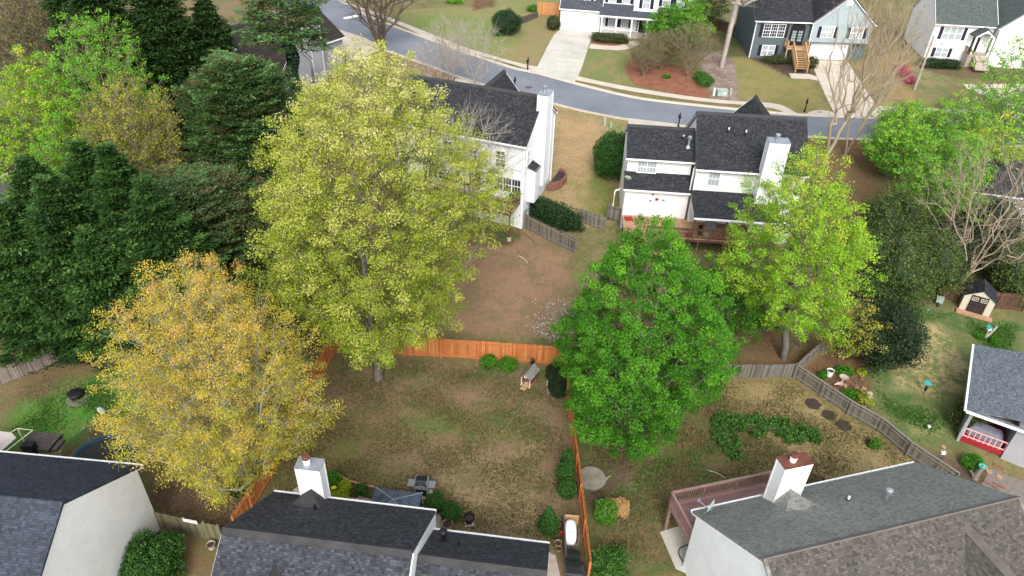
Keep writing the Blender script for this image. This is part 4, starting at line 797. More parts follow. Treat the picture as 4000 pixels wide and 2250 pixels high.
def conifer(label, base, h, Rm, nb=260, leaf='cypress', r0=.22, droop=.15, lean=(0, 0), sz=.3, per=26, power=.75, bot=.06, layers=1.0, name='conifer_tree', group=None, round_=0, upt=.35, bark='brown_bark', spray=.55, rv=(.74, 1.12)):
    root = T(name, label, 'tree', (base[0], base[1], g(base[1])), 0, group); cs = []; dd = []; ts = []; ss = []; S1 = []; S2 = []; ph = rng.uniform(0, 6, 3)
    for i in range(nb):
        f = bot+(1-bot)*((i+.5)/nb)**.85; a = i*2.39996+rng.uniform(-.3, .3)
        Rr = Rm*((1-f)**power if not round_ else (1-max(0, (f-.45)/.55)**2.2)**.5)*rng.uniform(*rv)*(1+.13*sin(3*a+ph[0]+f*7)+.1*sin(5*a+ph[1]-f*13)); Rr = max(Rr, .18)
        c0 = np.array([lean[0]*f, lean[1]*f, h*f]); d = np.array([cos(a), sin(a), 0]); tip = c0+d*Rr+np.array([0, 0, Rr*(upt-droop)]); S1.append(c0); S2.append(tip); tcol = rng.uniform(0, 1)
        k = max(2, int(Rr/spray)+1)
        for j in range(k):
            t = 1-.62*j/k; q = c0+(tip-c0)*t; side = np.array([-d[1], d[0], 0]); w = Rr*.26*(1.15-t)+.12
            for sgn in ((0,) if j == 0 else (-1, 1)):
                cs.append(q+side*sgn*w*rng.uniform(.6, 1.5)+rng.normal(0, .08, 3)); dd.append(d+side*sgn*.7+np.array([0, 0, upt-droop*1.2])); ts.append(tcol*.6+rng.uniform(0, .4)); ss.append(.42+.58*min(1, Rr/(Rm*.45)))
    # leader tip sprays
    for k in range(14): f = 1-.1*k/14*1.2; cs.append(np.array([lean[0]*f, lean[1]*f, h*f])+rng.normal(0, .06, 3)); dd.append(np.array([rng.normal(0, .5), rng.normal(0, .5), 1.])); ts.append(rng.uniform(.5, 1)); ss.append(.4)
    cs, dd, ts = np.array(cs), np.array(dd), np.array(ts); dd /= np.linalg.norm(dd, axis=1, keepdims=True); idx = np.repeat(np.arange(len(cs)), per); m = len(idx)
    side = np.cross(dd, [0, 0, 1.]); side /= np.linalg.norm(side, axis=1, keepdims=True)+1e-9; upv = np.cross(side, dd)
    ss = np.array(ss)[idx]; al = rng.uniform(-.5, 1, m); sw = rng.normal(0, .36, m)*(1.15-np.abs(al)*.6); uw = rng.normal(0, .13, m); s = sz*1.5*ss
    pos = cs[idx]+dd[idx]*(al*s)[:, None]+side[idx]*(sw*s*1.5)[:, None]+upv[idx]*(uw*s)[:, None]
    drr = dd[idx]+side[idx]*(sw*1.6)[:, None]+rng.normal(0, .3, (m, 3)); nr = upv[idx]+rng.normal(0, .45, (m, 3))+np.array([0, 0, .3]); L = sz*rng.uniform(.45, 1., m)*(.5+.5*ss)
    V = quads(pos, drr, nr, L, L*.42); t = ts[idx]*.7+rng.uniform(0, .3, m); leafobj('crown', V, np.clip(t, 0, 1), leaf, root)
    tr = [(np.array([lean[0]*f, lean[1]*f, h*f]), np.array([lean[0]*(f+.1), lean[1]*(f+.1), h*(f+.1)]), r0*(1-f)+.02, r0*(.9-f)+.02) for f in np.linspace(0, .9, 10)]
    A = np.array([x[0] for x in tr]+S1); Bq = np.array([x[1] for x in tr]+S2); ra = np.array([x[2] for x in tr]+[.03]*nb); rb = np.array([x[3] for x in tr]+[.01]*nb); A[0, 2] -= .3
    tubeobj('trunk', (A, Bq, ra, rb), bark, root, 5); return root
def shrub(label, base, rx, ry, h, leaf, n=2500, ls=.1, shape='round', z0=0., lumps=.08, tvar=(.3, .5), name='shrub', cat='shrub', group=None, yaw=0, pw=2.2, stem=False, loose=.06, bx=None):
    root = T(name, label, cat, (base[0], base[1], g(base[1])), yaw, group); rx = float(rx); ry = float(ry); ph = rng.uniform(0, 6, 4)
    def surf(u, ct):                    # u azimuth, ct polar cosine -> point and normal
        st = np.sqrt(1-ct*ct); d = np.stack([np.cos(u)*st, np.sin(u)*st, ct], 1)
        if shape == 'box': q = 5.
        elif shape == 'round': q = 2.2
        else: q = 2.
        k = (np.abs(d)**q).sum(1)**(-1/q); p = d*k[:, None]
        if shape == 'cone': tt = (p[:, 2]+1)/2; f = np.clip(1.15*(1-tt)**.62, .02, 1)/np.sqrt(np.clip(1-p[:, 2]**2, .05, 1)); p[:, :2] *= np.minimum(f, 1.35)[:, None]
        k2 = 1+lumps*(np.sin(3*u+ph[0]+3*ct)+.7*np.sin(5*u+ph[1]-4*ct)+.6*np.sin(7*ct+ph[2]+2*u)); p *= k2[:, None]
        return p*np.array([rx, ry, h/2])+np.array([0, 0, h/2+z0]), d
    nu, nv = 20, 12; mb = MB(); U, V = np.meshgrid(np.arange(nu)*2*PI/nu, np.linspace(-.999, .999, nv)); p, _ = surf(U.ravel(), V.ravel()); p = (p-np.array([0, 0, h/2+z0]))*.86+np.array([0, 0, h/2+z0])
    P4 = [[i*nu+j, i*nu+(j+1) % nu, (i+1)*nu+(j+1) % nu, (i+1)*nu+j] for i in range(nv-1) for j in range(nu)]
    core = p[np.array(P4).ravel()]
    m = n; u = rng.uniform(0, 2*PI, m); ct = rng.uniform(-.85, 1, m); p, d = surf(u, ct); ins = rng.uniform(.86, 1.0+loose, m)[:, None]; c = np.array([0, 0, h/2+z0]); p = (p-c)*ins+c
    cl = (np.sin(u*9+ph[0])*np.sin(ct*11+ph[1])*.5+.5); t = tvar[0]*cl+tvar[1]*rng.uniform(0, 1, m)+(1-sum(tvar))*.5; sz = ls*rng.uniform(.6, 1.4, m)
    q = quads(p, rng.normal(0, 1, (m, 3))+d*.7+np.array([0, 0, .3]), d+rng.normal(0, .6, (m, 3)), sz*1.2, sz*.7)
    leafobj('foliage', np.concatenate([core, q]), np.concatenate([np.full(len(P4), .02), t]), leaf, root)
    return root
L_ = leafmat
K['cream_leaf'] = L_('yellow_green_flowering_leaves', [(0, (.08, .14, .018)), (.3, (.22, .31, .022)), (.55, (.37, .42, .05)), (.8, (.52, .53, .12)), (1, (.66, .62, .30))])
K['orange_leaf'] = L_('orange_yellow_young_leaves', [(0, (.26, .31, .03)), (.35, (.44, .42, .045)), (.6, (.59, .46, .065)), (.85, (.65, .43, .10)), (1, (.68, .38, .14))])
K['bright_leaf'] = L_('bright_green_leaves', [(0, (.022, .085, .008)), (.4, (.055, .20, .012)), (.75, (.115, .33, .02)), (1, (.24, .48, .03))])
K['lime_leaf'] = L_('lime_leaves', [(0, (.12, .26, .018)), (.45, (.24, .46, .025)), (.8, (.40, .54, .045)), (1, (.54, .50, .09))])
K['spring_leaf'] = L_('spring_green_leaves', [(0, (.08, .22, .02)), (.5, (.17, .42, .035)), (1, (.36, .56, .06))])
K['olive_leaf'] = L_('olive_sparse_leaves', [(0, (.16, .20, .03)), (.5, (.32, .34, .045)), (1, (.48, .42, .06))])
K['cypress'] = L_('cypress_fronds', [(0, (.05, .035, .015)), (.05, (.010, .026, .007)), (.35, (.026, .068, .014)), (.75, (.075, .17, .034)), (1, (.18, .30, .06))], .12)
K['cypress_blue'] = L_('dark_cypress_fronds', [(0, (.011, .028, .007)), (.5, (.028, .068, .015)), (1, (.07, .145, .03))], .12)
K['pine'] = L_('pine_needles', [(0, (.17, .11, .05)), (.25, (.11, .10, .04)), (.4, (.06, .13, .035)), (.7, (.12, .24, .07)), (1, (.28, .38, .14))], .15)
K['pine_brown'] = L_('browning_pine_needles', [(0, (.20, .13, .055)), (.3, (.13, .12, .045)), (.6, (.07, .16, .05)), (1, (.16, .28, .09))], .15)
K['box'] = L_('clipped_hedge_leaves', [(0, (.01, .03, .006)), (.4, (.03, .10, .015)), (1, (.08, .20, .03))], .15)
K['box_dark'] = L_('dark_hedge_leaves', [(0, (.008, .02, .006)), (.4, (.018, .05, .014)), (1, (.045, .10, .03))], .1)
K['box_lime'] = L_('bright_shrub_leaves', [(0, (.02, .06, .008)), (.4, (.07, .20, .02)), (1, (.18, .36, .04))], .2)
K['yellow_lime'] = L_('chartreuse_leaves', [(0, (.10, .16, .01)), (.5, (.35, .45, .02)), (1, (.55, .62, .04))], .25)
K['holly'] = L_('dark_olive_leaves', [(0, (.02, .042, .012)), (.4, (.06, .105, .024)), (.8, (.13, .17, .035)), (1, (.28, .25, .055))], .12)
K['yew'] = L_('dark_blue_green_leaves', [(0, (.008, .018, .007)), (.5, (.022, .044, .014)), (1, (.05, .08, .028))], .08)
K['ivy'] = L_('ivy_leaves', [(0, (.006, .02, .008)), (.5, (.015, .05, .018)), (1, (.035, .10, .03))], .1)
K['vine'] = L_('ground_vine_leaves', [(0, (.02, .07, .012)), (.5, (.05, .15, .02)), (1, (.12, .26, .04))], .15)
K['blossom'] = L_('white_blossom', [(0, (.12, .22, .05)), (.25, (.5, .55, .45)), (.5, (.82, .80, .76)), (1, (.9, .88, .86))], .2)
K['azalea'] = L_('pink_azalea', [(0, (.12, .12, .04)), (.3, (.45, .04, .12)), (1, (.75, .12, .25))], .2)
K['straw_leaf'] = L_('dried_straw_plant', [(0, (.35, .2, .07)), (.5, (.6, .38, .16)), (1, (.72, .52, .27))], .2)
K['crape'] = L_('small_olive_leaves', [(0, (.09, .085, .03)), (.5, (.15, .14, .045)), (1, (.20, .20, .06))], .2)
K['photinia'] = L_('reddish_hedge_leaves', [(0, (.02, .03, .01)), (.5, (.06, .08, .025)), (1, (.16, .10, .05))], .1)
K['camellia'] = L_('pale_flowering_shrub', [(0, (.03, .06, .015)), (.5, (.08, .12, .03)), (.8, (.16, .15, .05)), (.88, (.7, .6, .42)), (1, (.8, .72, .58))], .15)
OVAL = [(.12, .25), (.22, .7), (.38, .97), (.55, 1), (.72, .82), (.87, .5), (1, .08)]
VASE = [(.16, .15), (.3, .5), (.5, .85), (.7, 1), (.85, .85), (1, .25)]
HIGH = [(.3, .3), (.42, .8), (.58, 1), (.74, .85), (.88, .55), (1, .1)]
def at(px, py): p = P(px, py); return (p.x, p.y)
b1 = at(1478, 1478); tp1 = PY(1425, 160, b1[1]+1.5)
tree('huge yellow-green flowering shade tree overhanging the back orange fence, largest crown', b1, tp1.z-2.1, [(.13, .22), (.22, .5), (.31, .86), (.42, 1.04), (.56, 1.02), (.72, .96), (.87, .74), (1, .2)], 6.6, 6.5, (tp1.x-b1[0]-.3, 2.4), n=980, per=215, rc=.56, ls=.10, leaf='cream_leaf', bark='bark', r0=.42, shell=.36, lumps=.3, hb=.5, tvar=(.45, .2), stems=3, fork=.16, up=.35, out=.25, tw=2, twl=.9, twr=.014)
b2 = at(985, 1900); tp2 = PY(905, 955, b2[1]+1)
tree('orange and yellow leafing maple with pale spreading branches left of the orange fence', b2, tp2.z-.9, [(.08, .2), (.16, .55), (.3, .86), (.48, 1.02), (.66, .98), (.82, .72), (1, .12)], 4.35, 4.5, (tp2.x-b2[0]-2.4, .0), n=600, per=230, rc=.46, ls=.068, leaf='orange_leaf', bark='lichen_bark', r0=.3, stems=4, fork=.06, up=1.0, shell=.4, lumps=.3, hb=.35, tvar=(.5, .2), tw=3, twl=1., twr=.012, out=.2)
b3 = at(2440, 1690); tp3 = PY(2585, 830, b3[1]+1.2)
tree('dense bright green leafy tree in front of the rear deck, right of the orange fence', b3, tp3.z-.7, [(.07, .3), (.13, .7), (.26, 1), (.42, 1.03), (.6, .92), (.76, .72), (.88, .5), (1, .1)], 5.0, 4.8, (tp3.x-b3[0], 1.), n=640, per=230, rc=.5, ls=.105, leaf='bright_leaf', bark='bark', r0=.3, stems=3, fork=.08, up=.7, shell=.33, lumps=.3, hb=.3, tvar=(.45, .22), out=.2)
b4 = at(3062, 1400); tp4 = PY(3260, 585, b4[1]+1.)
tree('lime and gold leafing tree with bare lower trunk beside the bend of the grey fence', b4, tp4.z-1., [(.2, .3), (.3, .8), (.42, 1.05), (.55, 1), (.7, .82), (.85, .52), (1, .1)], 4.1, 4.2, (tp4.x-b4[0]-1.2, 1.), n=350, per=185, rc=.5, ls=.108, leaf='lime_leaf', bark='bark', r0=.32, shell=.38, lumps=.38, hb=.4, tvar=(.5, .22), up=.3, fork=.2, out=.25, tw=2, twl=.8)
tree('sparse gold-tipped small tree between the lime tree and the black-green yew', at(3275, 1400), 5.2, OVAL, 2.0, n=90, per=70, rc=.4, ls=.11, leaf='olive_leaf', bark='bark', r0=.08, stems=3, tw=3, twl=.8, shell=.5)
bu = at(2830, 1290); tree('low loose green tree behind the bright green tree, beside the leaf-strewn slope', bu, 6., OVAL, 3.4, n=120, per=90, rc=.5, ls=.15, leaf='bright_leaf', r0=.12, shell=.5, lumps=.4, tw=2, twl=.8)
# conifers at left
for (px, py, Y, Rm, nb, lf, dr, lb) in (
    (95, 620, 44, 2.5, 330, 'cypress', .22, 'dark green cypress with a spiky tip nearest the left edge'),
    (165, 700, 41.5, 2.4, 300, 'cypress', .22, 'shorter dark green cypress in front of its row at far left'),
    (302, 560, 44.5, 2.7, 360, 'cypress', .2, 'tallest spiky dark green cypress of the front left row'),
    (412, 575, 43.5, 2.5, 340, 'cypress', .2, 'dark green cypress just right of the tallest spike'),
    (555, 700, 42, 2.5, 320, 'cypress', .25, 'dark green drooping cypress behind the orange maple'),
    (-10, 800, 41, 2.6, 300, 'cypress', .25, 'dark green cypress cut by the left edge of the picture'),
    (330, 900, 40.6, 2.2, 260, 'cypress', .28, 'low dark green cypress in front of the row, above the reed fence')):
    b, h = topo(px, py, Y); conifer(lb, b, h, Rm*1.9, nb=int(nb*1.15), leaf=lf, droop=dr, sz=.42, per=34, group='dark cypresses at left', power=.9, bot=.02, rv=(.45, 1.3), upt=.5, spray=.75)
for (px, py, Y, Rm, nb, lb) in ((300, -260, 62, 4.0, 520, 'very tall dark blue-green conifer in the upper left, cropped by the top edge'), (560, -170, 63, 4.4, 560, 'massive dark conifer between the tall one and the gap of brown ground'), (790, 0, 66, 3.7, 420, 'pointed dark conifer in front of the umber-roofed house'), (215, -60, 66, 3.2, 340, 'slim dark conifer left of the tall pair at the top left')):
    b, h = topo(px, py, Y); conifer(lb, b, h, Rm, nb=nb, leaf='cypress_blue', droop=.3, sz=.5, per=24, power=.6, bot=.03, spray=.8, rv=(.55, 1.25), group='tall dark conifers at upper left')
b, h = topo(905, 250, 55); conifer('round-topped pine with brown inner needles, left of the huge yellow-green tree', b, h, 4.1, nb=430, leaf='pine', droop=.0, upt=.45, sz=.34, per=32, round_=1, bot=.3, name='pine_tree', spray=.6, bark='brown_bark')
b, h = topo(740, 700, 48); conifer('browning pine behind the orange maple, below the round-topped pine', b, h, 4.6, nb=520, leaf='pine_brown', droop=.0, upt=.3, sz=.34, per=28, round_=1, bot=.25, name='pine_tree', spray=.7)
b, h = topo(960, 740, 49); conifer('green and brown pine squeezed between browning pine and huge tree', b, h, 3.2, nb=300, leaf='pine_brown', droop=.0, upt=.3, sz=.34, per=28, round_=1, bot=.25, name='pine_tree', spray=.7)
b, h = topo(1090, -90, 62); ip = conifer('tall pine with ivy-covered trunk and long open branches in front of the umber roof', b, h, 4.5, nb=75, leaf='pine', droop=.1, upt=.2, sz=.42, per=30, round_=1, bot=.7, name='pine_tree', spray=.8, r0=.35, bark='pale_bark')
m = 9000; f = rng.uniform(.05, .8, m); a = rng.uniform(0, 6.28, m); rr = .42+.16*np.sin(f*40+a)+rng.uniform(0, .12, m); p = np.stack([np.cos(a)*rr, np.sin(a)*rr, f*h], 1); dn = np.stack([np.cos(a), np.sin(a), np.full(m, .3)], 1)
leafobj('ivy', quads(p, rng.normal(0, 1, (m, 3)), dn+rng.normal(0, .4, (m, 3)), rng.uniform(.1, .22, m), rng.uniform(.1, .2, m)), rng.uniform(0, 1, m), 'ivy', ip)
b, h = topo(330, 95, 57); tree('bright spring-green vase-shaped tree in front of the dark conifers, upper left', b, h, VASE, 3.9, n=280, per=110, rc=.38, ls=.115, leaf='spring_leaf', bark='warm_twig', r0=.2, stems=4, fork=.05, up=1.3, tw=4, twl=1.1, lumps=.3, tvar=(.4, .4), out=.3)
b, h = topo(70, 200, 55); tree('lime-green upright tree at the left edge above the cypress row', b, h, OVAL, 3.6, n=320, per=130, rc=.42, ls=.125, leaf='lime_leaf', bark='warm_twig', r0=.2, stems=3, up=1.3, tw=3, twl=1., lumps=.25, hb=.3)
b, h = topo(210, 470, 52); tree('smaller lime-green tree behind the spiky cypresses', b, h, OVAL, 2.6, n=180, per=110, rc=.42, ls=.125, leaf='spring_leaf', bark='warm_twig', r0=.14, stems=3, up=1.2, tw=3)
b, h = topo(470, 345, 52); tree('sparse olive-yellow tree with visible twigs between cypress and round-topped pine', b, h, VASE, 3.4, n=240, per=85, rc=.42, ls=.12, leaf='olive_leaf', bark='warm_twig', r0=.16, stems=4, fork=.05, up=1.1, tw=6, twl=1.1, twr=.014)
for (px, py, Y, r, lb) in ((40, -30, 78, 5, 'brownish budding tree in the top left corner'), (150, -90, 86, 5, 'grey-brown bare tree beside the top left corner')):
    b, h = topo(px, py, Y); tree(lb, b, h, OVAL, r, n=200, per=30, rc=.8, ls=.2, leaf='crape', bark='brown_bark', r0=.2, stems=3, tw=6, twl=1.6, twr=.02, group='brownish trees at top left')
b = at(1490, 200); tree('large bare multi-stemmed tree rising behind the huge yellow-green tree', b, 15, VASE, 6.5, n=200, bark='brown_bark', r0=.4, stems=5, fork=.1, up=.8, tw=8, twl=1.7, twr=.016, lean=(-1, 0))
for (px, py, h, r, lb) in ((1700, 385, 6.5, 2.6, 'thin bare shrubby tree in front of the street, left one'), (1860, 365, 8, 3., 'bare grey tree above the dark roof, in front of the street'), (1760, 330, 7.5, 2.4, 'bare brown-twigged tree between the two others by the street')):
    tree(lb, at(px, py), h, VASE, r, n=90, bark='pale_bark', r0=.1, stems=3, tw=7, twl=1.2, twr=.009, group='bare trees near the street')
tree('bare grey-twigged tree spreading across the white wall and dark roof', (P(1790, 870).x-.8, P(1790, 870).y-2.5), 12, VASE, 4.3, n=150, bark='pale_bark', r0=.18, stems=3, tw=5, twl=1.4, twr=.010, up=.7, lean=(2.3, 0), shell=.6)
for (px, py, h, r, lb) in ((2512, 300, 4.6, 2.1, 'leftmost vase-shaped crape myrtle in the pine straw bed'), (2582, 274, 4.4, 1.6, 'slender middle crape myrtle in the pine straw bed'), (2684, 302, 6.3, 2.6, 'biggest and rightmost crape myrtle in the pine straw bed')):
    tree(lb, at(px, py), h, [(.25, .25), (.45, .7), (.7, 1), (.88, .8), (1, .3)], r, n=130, per=34, rc=.35, ls=.1, leaf='crape', bark='warm_twig', r0=.09, stems=6, fork=.03, up=1.6, tw=5, twl=.8, twr=.012, group='crape myrtles in the straw bed')
bb = P(2600, 190); tree('bright green small tree in front of the white house porch', (bb.x, bb.y-.5), 5.2, OVAL, 2.4, n=150, per=90, rc=.5, ls=.17, leaf='bright_leaf', r0=.1, stems=3, tw=2, hb=.3); tree('taller bright green tree at the right corner of the white porch house', (bb.x+2.8, bb.y-.2), 6.2, OVAL, 2.1, n=120, per=85, rc=.5, ls=.17, leaf='spring_leaf', r0=.1, stems=3, tw=2)
b = at(2818, 262); tree('tall bare tree with thick pale trunk left of the slate grey house', b, 15, [(.5, .2), (.62, .7), (.8, 1), (1, .5)], 5., n=170, bark='pale_bark', r0=.34, stems=1, fork=.45, up=.9, tw=8, twl=1.5, twr=.014, lean=(.6, 0), sway=.06)
b = at(2700, 160); tree('dark brushy tree behind the fence between two far houses', (b[0]+2, b[1]+3), 8, OVAL, 2.6, n=120, per=50, rc=.6, ls=.2, leaf='holly', r0=.12, tw=4)
b = at(3225, 590); tree('bare twin-stemmed tree in front of the street, left one of the pair', at(3220, 640), 17.5, VASE, 3.9, n=110, bark='tan_bark', r0=.25, stems=2, fork=.25, up=2., tw=5, twl=1.4, twr=.010, lean=(1.2, 0), shell=.5, group='bare trees by the right street')
tree('bare multi-stemmed tree in front of the street, right one of the pair', at(3300, 610), 16, VASE, 3.4, n=90, bark='tan_bark', r0=.2, stems=3, fork=.15, up=2., tw=5, twl=1.4, twr=.010, lean=(1.5, 0), shell=.5, group='bare trees by the right street')
for (px, py, h, r, lf, dens, lb) in ((3600, 940, 10.5, 3.3, 'spring_leaf', 90, 'vivid green tree above the olive hollies at right'), (3470, 700, 6.5, 2.7, 'spring_leaf', 80, 'fresh green tree left of its taller neighbours by the street'), (3650, 640, 7, 3.3, 'spring_leaf', 60, 'fresh green tree in front of the far right sidewalk'), (3880, 640, 8.5, 4.0, 'spring_leaf', 50, 'airy fresh green tree in front of the far right driveway'), (3780, 760, 7.5, 3.4, 'lime_leaf', 60, 'yellow-green tree below the airy green one at right'), (3900, 540, 11.5, 4.8, 'spring_leaf', 50, 'pale green airy tree in front of the top right white house'), (3510, 560, 4., 2.3, 'spring_leaf', 60, 'low green tree at the end of the far driveway')):
    tree(lb, at(px, py), h, OVAL, r, n=170, per=dens, rc=.5, ls=.16, leaf=lf, bark='bark', r0=.15, stems=3, tw=3, twl=1., lumps=.35, shell=.5, hb=.3, group='fresh green trees at right')
tree('bare white-barked tree with wide fan of branches beside the garden shed', at(3735, 1135), 12.5, VASE, 5.0, n=170, bark='tan_bark', r0=.2, stems=3, fork=.12, up=1.2, tw=6, twl=1.4, twr=.007, lean=(.5, .5), sway=.1)
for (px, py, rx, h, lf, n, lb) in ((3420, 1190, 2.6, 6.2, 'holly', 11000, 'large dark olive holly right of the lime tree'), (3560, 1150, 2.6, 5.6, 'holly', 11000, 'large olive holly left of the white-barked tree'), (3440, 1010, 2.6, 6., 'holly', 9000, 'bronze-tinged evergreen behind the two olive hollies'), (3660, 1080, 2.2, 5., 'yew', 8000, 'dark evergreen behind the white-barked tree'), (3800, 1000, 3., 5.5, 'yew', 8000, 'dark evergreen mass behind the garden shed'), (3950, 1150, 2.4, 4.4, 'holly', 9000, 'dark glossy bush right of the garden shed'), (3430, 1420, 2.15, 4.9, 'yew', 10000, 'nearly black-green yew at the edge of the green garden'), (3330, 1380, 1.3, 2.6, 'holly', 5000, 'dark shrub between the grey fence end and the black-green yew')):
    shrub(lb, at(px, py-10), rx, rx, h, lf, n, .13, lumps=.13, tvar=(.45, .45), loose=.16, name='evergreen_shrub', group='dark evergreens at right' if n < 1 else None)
tree('young dogwood covered in white blossom behind the orange fence corner', at(2160, 1340), 3.4, OVAL, 1.6, n=60, per=17, rc=.25, ls=.07, leaf='blossom', bark='warm_twig', r0=.05, stems=3, tw=5, twl=.7, twr=.008, shell=.7)
# hedges and shrubs
def sh(label, px, py, rx, ry, h, lf, n=3000, **k): return shrub(label, at(px, py), rx, ry, h, lf, n, **k)
sh('large dark clipped round hedge on the lawn at top centre', 1977, 132, 2.0, 1.9, 3.1, 'box_dark', 6000, ls=.11)
sh('small bright green round shrub beside the large dark round hedge', 1938, 140, .62, .6, 1.1, 'box_lime', 1200, ls=.08)
sh('reddish-green round shrub left of the white garage door', 2160, 116, .95, .9, 1.9, 'photinia', 2500, ls=.09)
h_ = shrub('long low clipped reddish hedge under the white porch', (P(2382, 165).x, P(2382, 165).y), 2.35, .75, 1.15, 'photinia', 5000, .09, shape='box', yaw=-9, name='hedge', cat='hedge')
sh('tall clipped green hedge at the left wall of the two-winged house', 2388, 690, 1.9, 2.2, 4.6, 'box', 12000, ls=.11, lumps=.05, name='hedge', cat='hedge')
p0, p1 = P(2085, 850), P(2235, 925); yw = math.degrees(math.atan2(p1.y-p0.y, p1.x-p0.x)); 
shrub('dark loose hedge running behind the brown fence below the white house', ((p0.x+p1.x)/2-.2, (p0.y+p1.y)/2+.9), (p1-p0).length/2+.3, .75, 1.7, 'box_dark', 9000, .13, shape='box', yaw=yw, loose=.3, name='hedge', cat='hedge')
p0, p1 = P(3600, 262), P(3735, 272); shrub('low green hedge in front of the top right white house', ((p0.x+p1.x)/2, p0.y), 2.4, .7, 1.1, 'box_dark', 4000, .1, shape='box', yaw=-5, name='hedge', cat='hedge')
sh('rounded clump of three clipped arborvitae by the right orange fence, rear lobe', 2212, 1840, .42, .5, 1.9, 'box', 3000, ls=.07); sh('middle lobe of the clipped arborvitae clump by the right orange fence', 2205, 1885, .55, .55, 1.7, 'box', 3000, ls=.07); sh('front lobe of the clipped arborvitae clump by the right orange fence', 2212, 1935, .58, .55, 1.3, 'box', 3000, ls=.07)
sh('cone-shaped green arborvitae above the white tank', 2140, 2075, .62, .62, 2.2, 'box', 4500, ls=.07, shape='cone')
sh('round dark green boxwood nearest the grill', 1700, 1985, .62, .6, 1.05, 'box', 4000, ls=.06); sh('round dark green boxwood nearest the terracotta pot', 1762, 2022, .58, .56, 1., 'box', 4000, ls=.06)
sh('bright green arborvitae beside the straw-coloured plant', 2362, 2035, .62, .62, 1.7, 'box_lime', 5000, ls=.08, lumps=.1)
sh('straw-coloured dried plant beside the bright green arborvitae', 2420, 1990, .5, .6, .5, 'straw_leaf', 3500, ls=.075, loose=.15, lumps=.16)
sh('leafy green bush at the bottom edge right of the orange fence', 2375, 2240, .85, .8, 1.4, 'vine', 4000, ls=.1, loose=.3, lumps=.2)
sh('big glossy dark green bush against the bare white gable wall', 612, 2235, 1.5, 1.4, 2.3, 'box', 10000, ls=.1, lumps=.12, loose=.15)
sh('small bushy green shrub before the back orange fence, left one', 1910, 1432, .5, .45, .9, 'bright_leaf', 1500, ls=.09, loose=.3); sh('small bushy green shrub before the back orange fence, right one', 1985, 1440, .55, .5, .85, 'bright_leaf', 1500, ls=.09, loose=.3)
sh('dark groundcover shrub in the curved bed by the right orange fence, rear', 2172, 1475, .65, .8, .8, 'yew', 4000, ls=.08, loose=.3); sh('dark groundcover shrub in the curved bed by the right orange fence, front', 2180, 1525, .6, .8, .6, 'yew', 4000, ls=.08, loose=.3)
for (px, py, r, lb) in ((1335, 1945, .42, 'chartreuse mound in the bed beside the black ring pot'), (1345, 1905, .38, 'chartreuse mound behind its neighbour in the chimney bed'), (1300, 1935, .3, 'small chartreuse mound nearest the white chimney')): sh(lb, px, py, r, r, .35, 'yellow_lime', 900, ls=.08, loose=.2, group='chartreuse mounds')
sh('green rhododendron left of the blue metal gazebo', 1413, 1925, .33, .33, .6, 'box', 1000, ls=.09, loose=.3); sh('green shrub behind the white chimney', 1300, 1880, .45, .4, .6, 'bright_leaf', 1200, ls=.08, loose=.3)
sh('small green shrub ringed by dark mulch in the dry yard', 3412, 1745, .33, .33, .6, 'box_lime', 1000, ls=.08, loose=.3)
sh('pale-flowering camellia left of the porch roof', 3765, 1660, .95, .9, 1.7, 'camellia', 4500, ls=.1, loose=.25, lumps=.15)
sh('dark shrub at the corner of the slate-blue porch roof', 3850, 1500, .8, .9, 1.5, 'holly', 3000, ls=.1, loose=.25)
sh('green bush beside the grey stump near the red porch', 3790, 1820, .55, .5, .8, 'bright_leaf', 1500, ls=.09, loose=.3)
sh('leafy green hosta clump in the mulch near the white pot', 3295, 1455, .55, .4, .4, 'bright_leaf', 900, ls=.12, loose=.3)
sh('small green plant left of the white pot', 3210, 1475, .22, .3, .5, 'bright_leaf', 400, ls=.1, loose=.4); sh('green fern at the edge of the brick bed', 3320, 1550, .5, .4, .5, 'bright_leaf', 800, ls=.1, loose=.4); sh('dry tan grass clump in the brick-edged bed', 3365, 1570, .35, .5, .7, 'olive_leaf', 500, ls=.12, loose=.5)
sh('yellow forsythia tuft behind the terracotta pots', 3363, 1462, .28, .28, .4, 'yellow_lime', 400, ls=.09, loose=.4); sh('yellow flower tuft at the lower end of the brick bed', 3392, 1580, .25, .22, .35, 'yellow_lime', 350, ls=.08, loose=.4)
for (px, py, lb) in ((3515, 280, 'pink azalea nearest the garage of the slate grey house'), (3532, 300, 'pink azalea in the middle of the row'), (3553, 325, 'biggest pink azalea beside the utility pole')): sh(lb, px, py, .7, .6, .8, 'azalea', 500, ls=.14, loose=.4, name='azalea')
sh('dark mulched shrub left of the wooden entry stairs', 3035, 245, 1.6, .8, .9, 'photinia', 1800, ls=.13, loose=.4); sh('dark shrub right of the wooden entry stairs', 3165, 262, .7, .8, 1.2, 'photinia', 1200, ls=.12, loose=.4)
sh('low green shrubs along the right edge of the straw bed', 2745, 320, .9, 1.6, .8, 'vine', 2500, ls=.13, loose=.4); sh('tiny green plant in the middle of the straw bed', 2603, 305, .45, .35, .4, 'bright_leaf', 400, ls=.1, loose=.4)
sh('yellow-green shrub at the foundation of the house cut by the top edge', 1775, 12, 1.2, .7, 1., 'spring_leaf', 1000, ls=.15, loose=.3)
sh('light green shrub climbing over the timber retaining wall', 2085, 45, 1., .6, .9, 'box_lime', 900, ls=.12, loose=.3)
sh('dark ivy mound on the fence below the cypresses', 340, 1385, 2.2, 1.0, 1.6, 'ivy', 7000, ls=.12, loose=.3, lumps=.2)
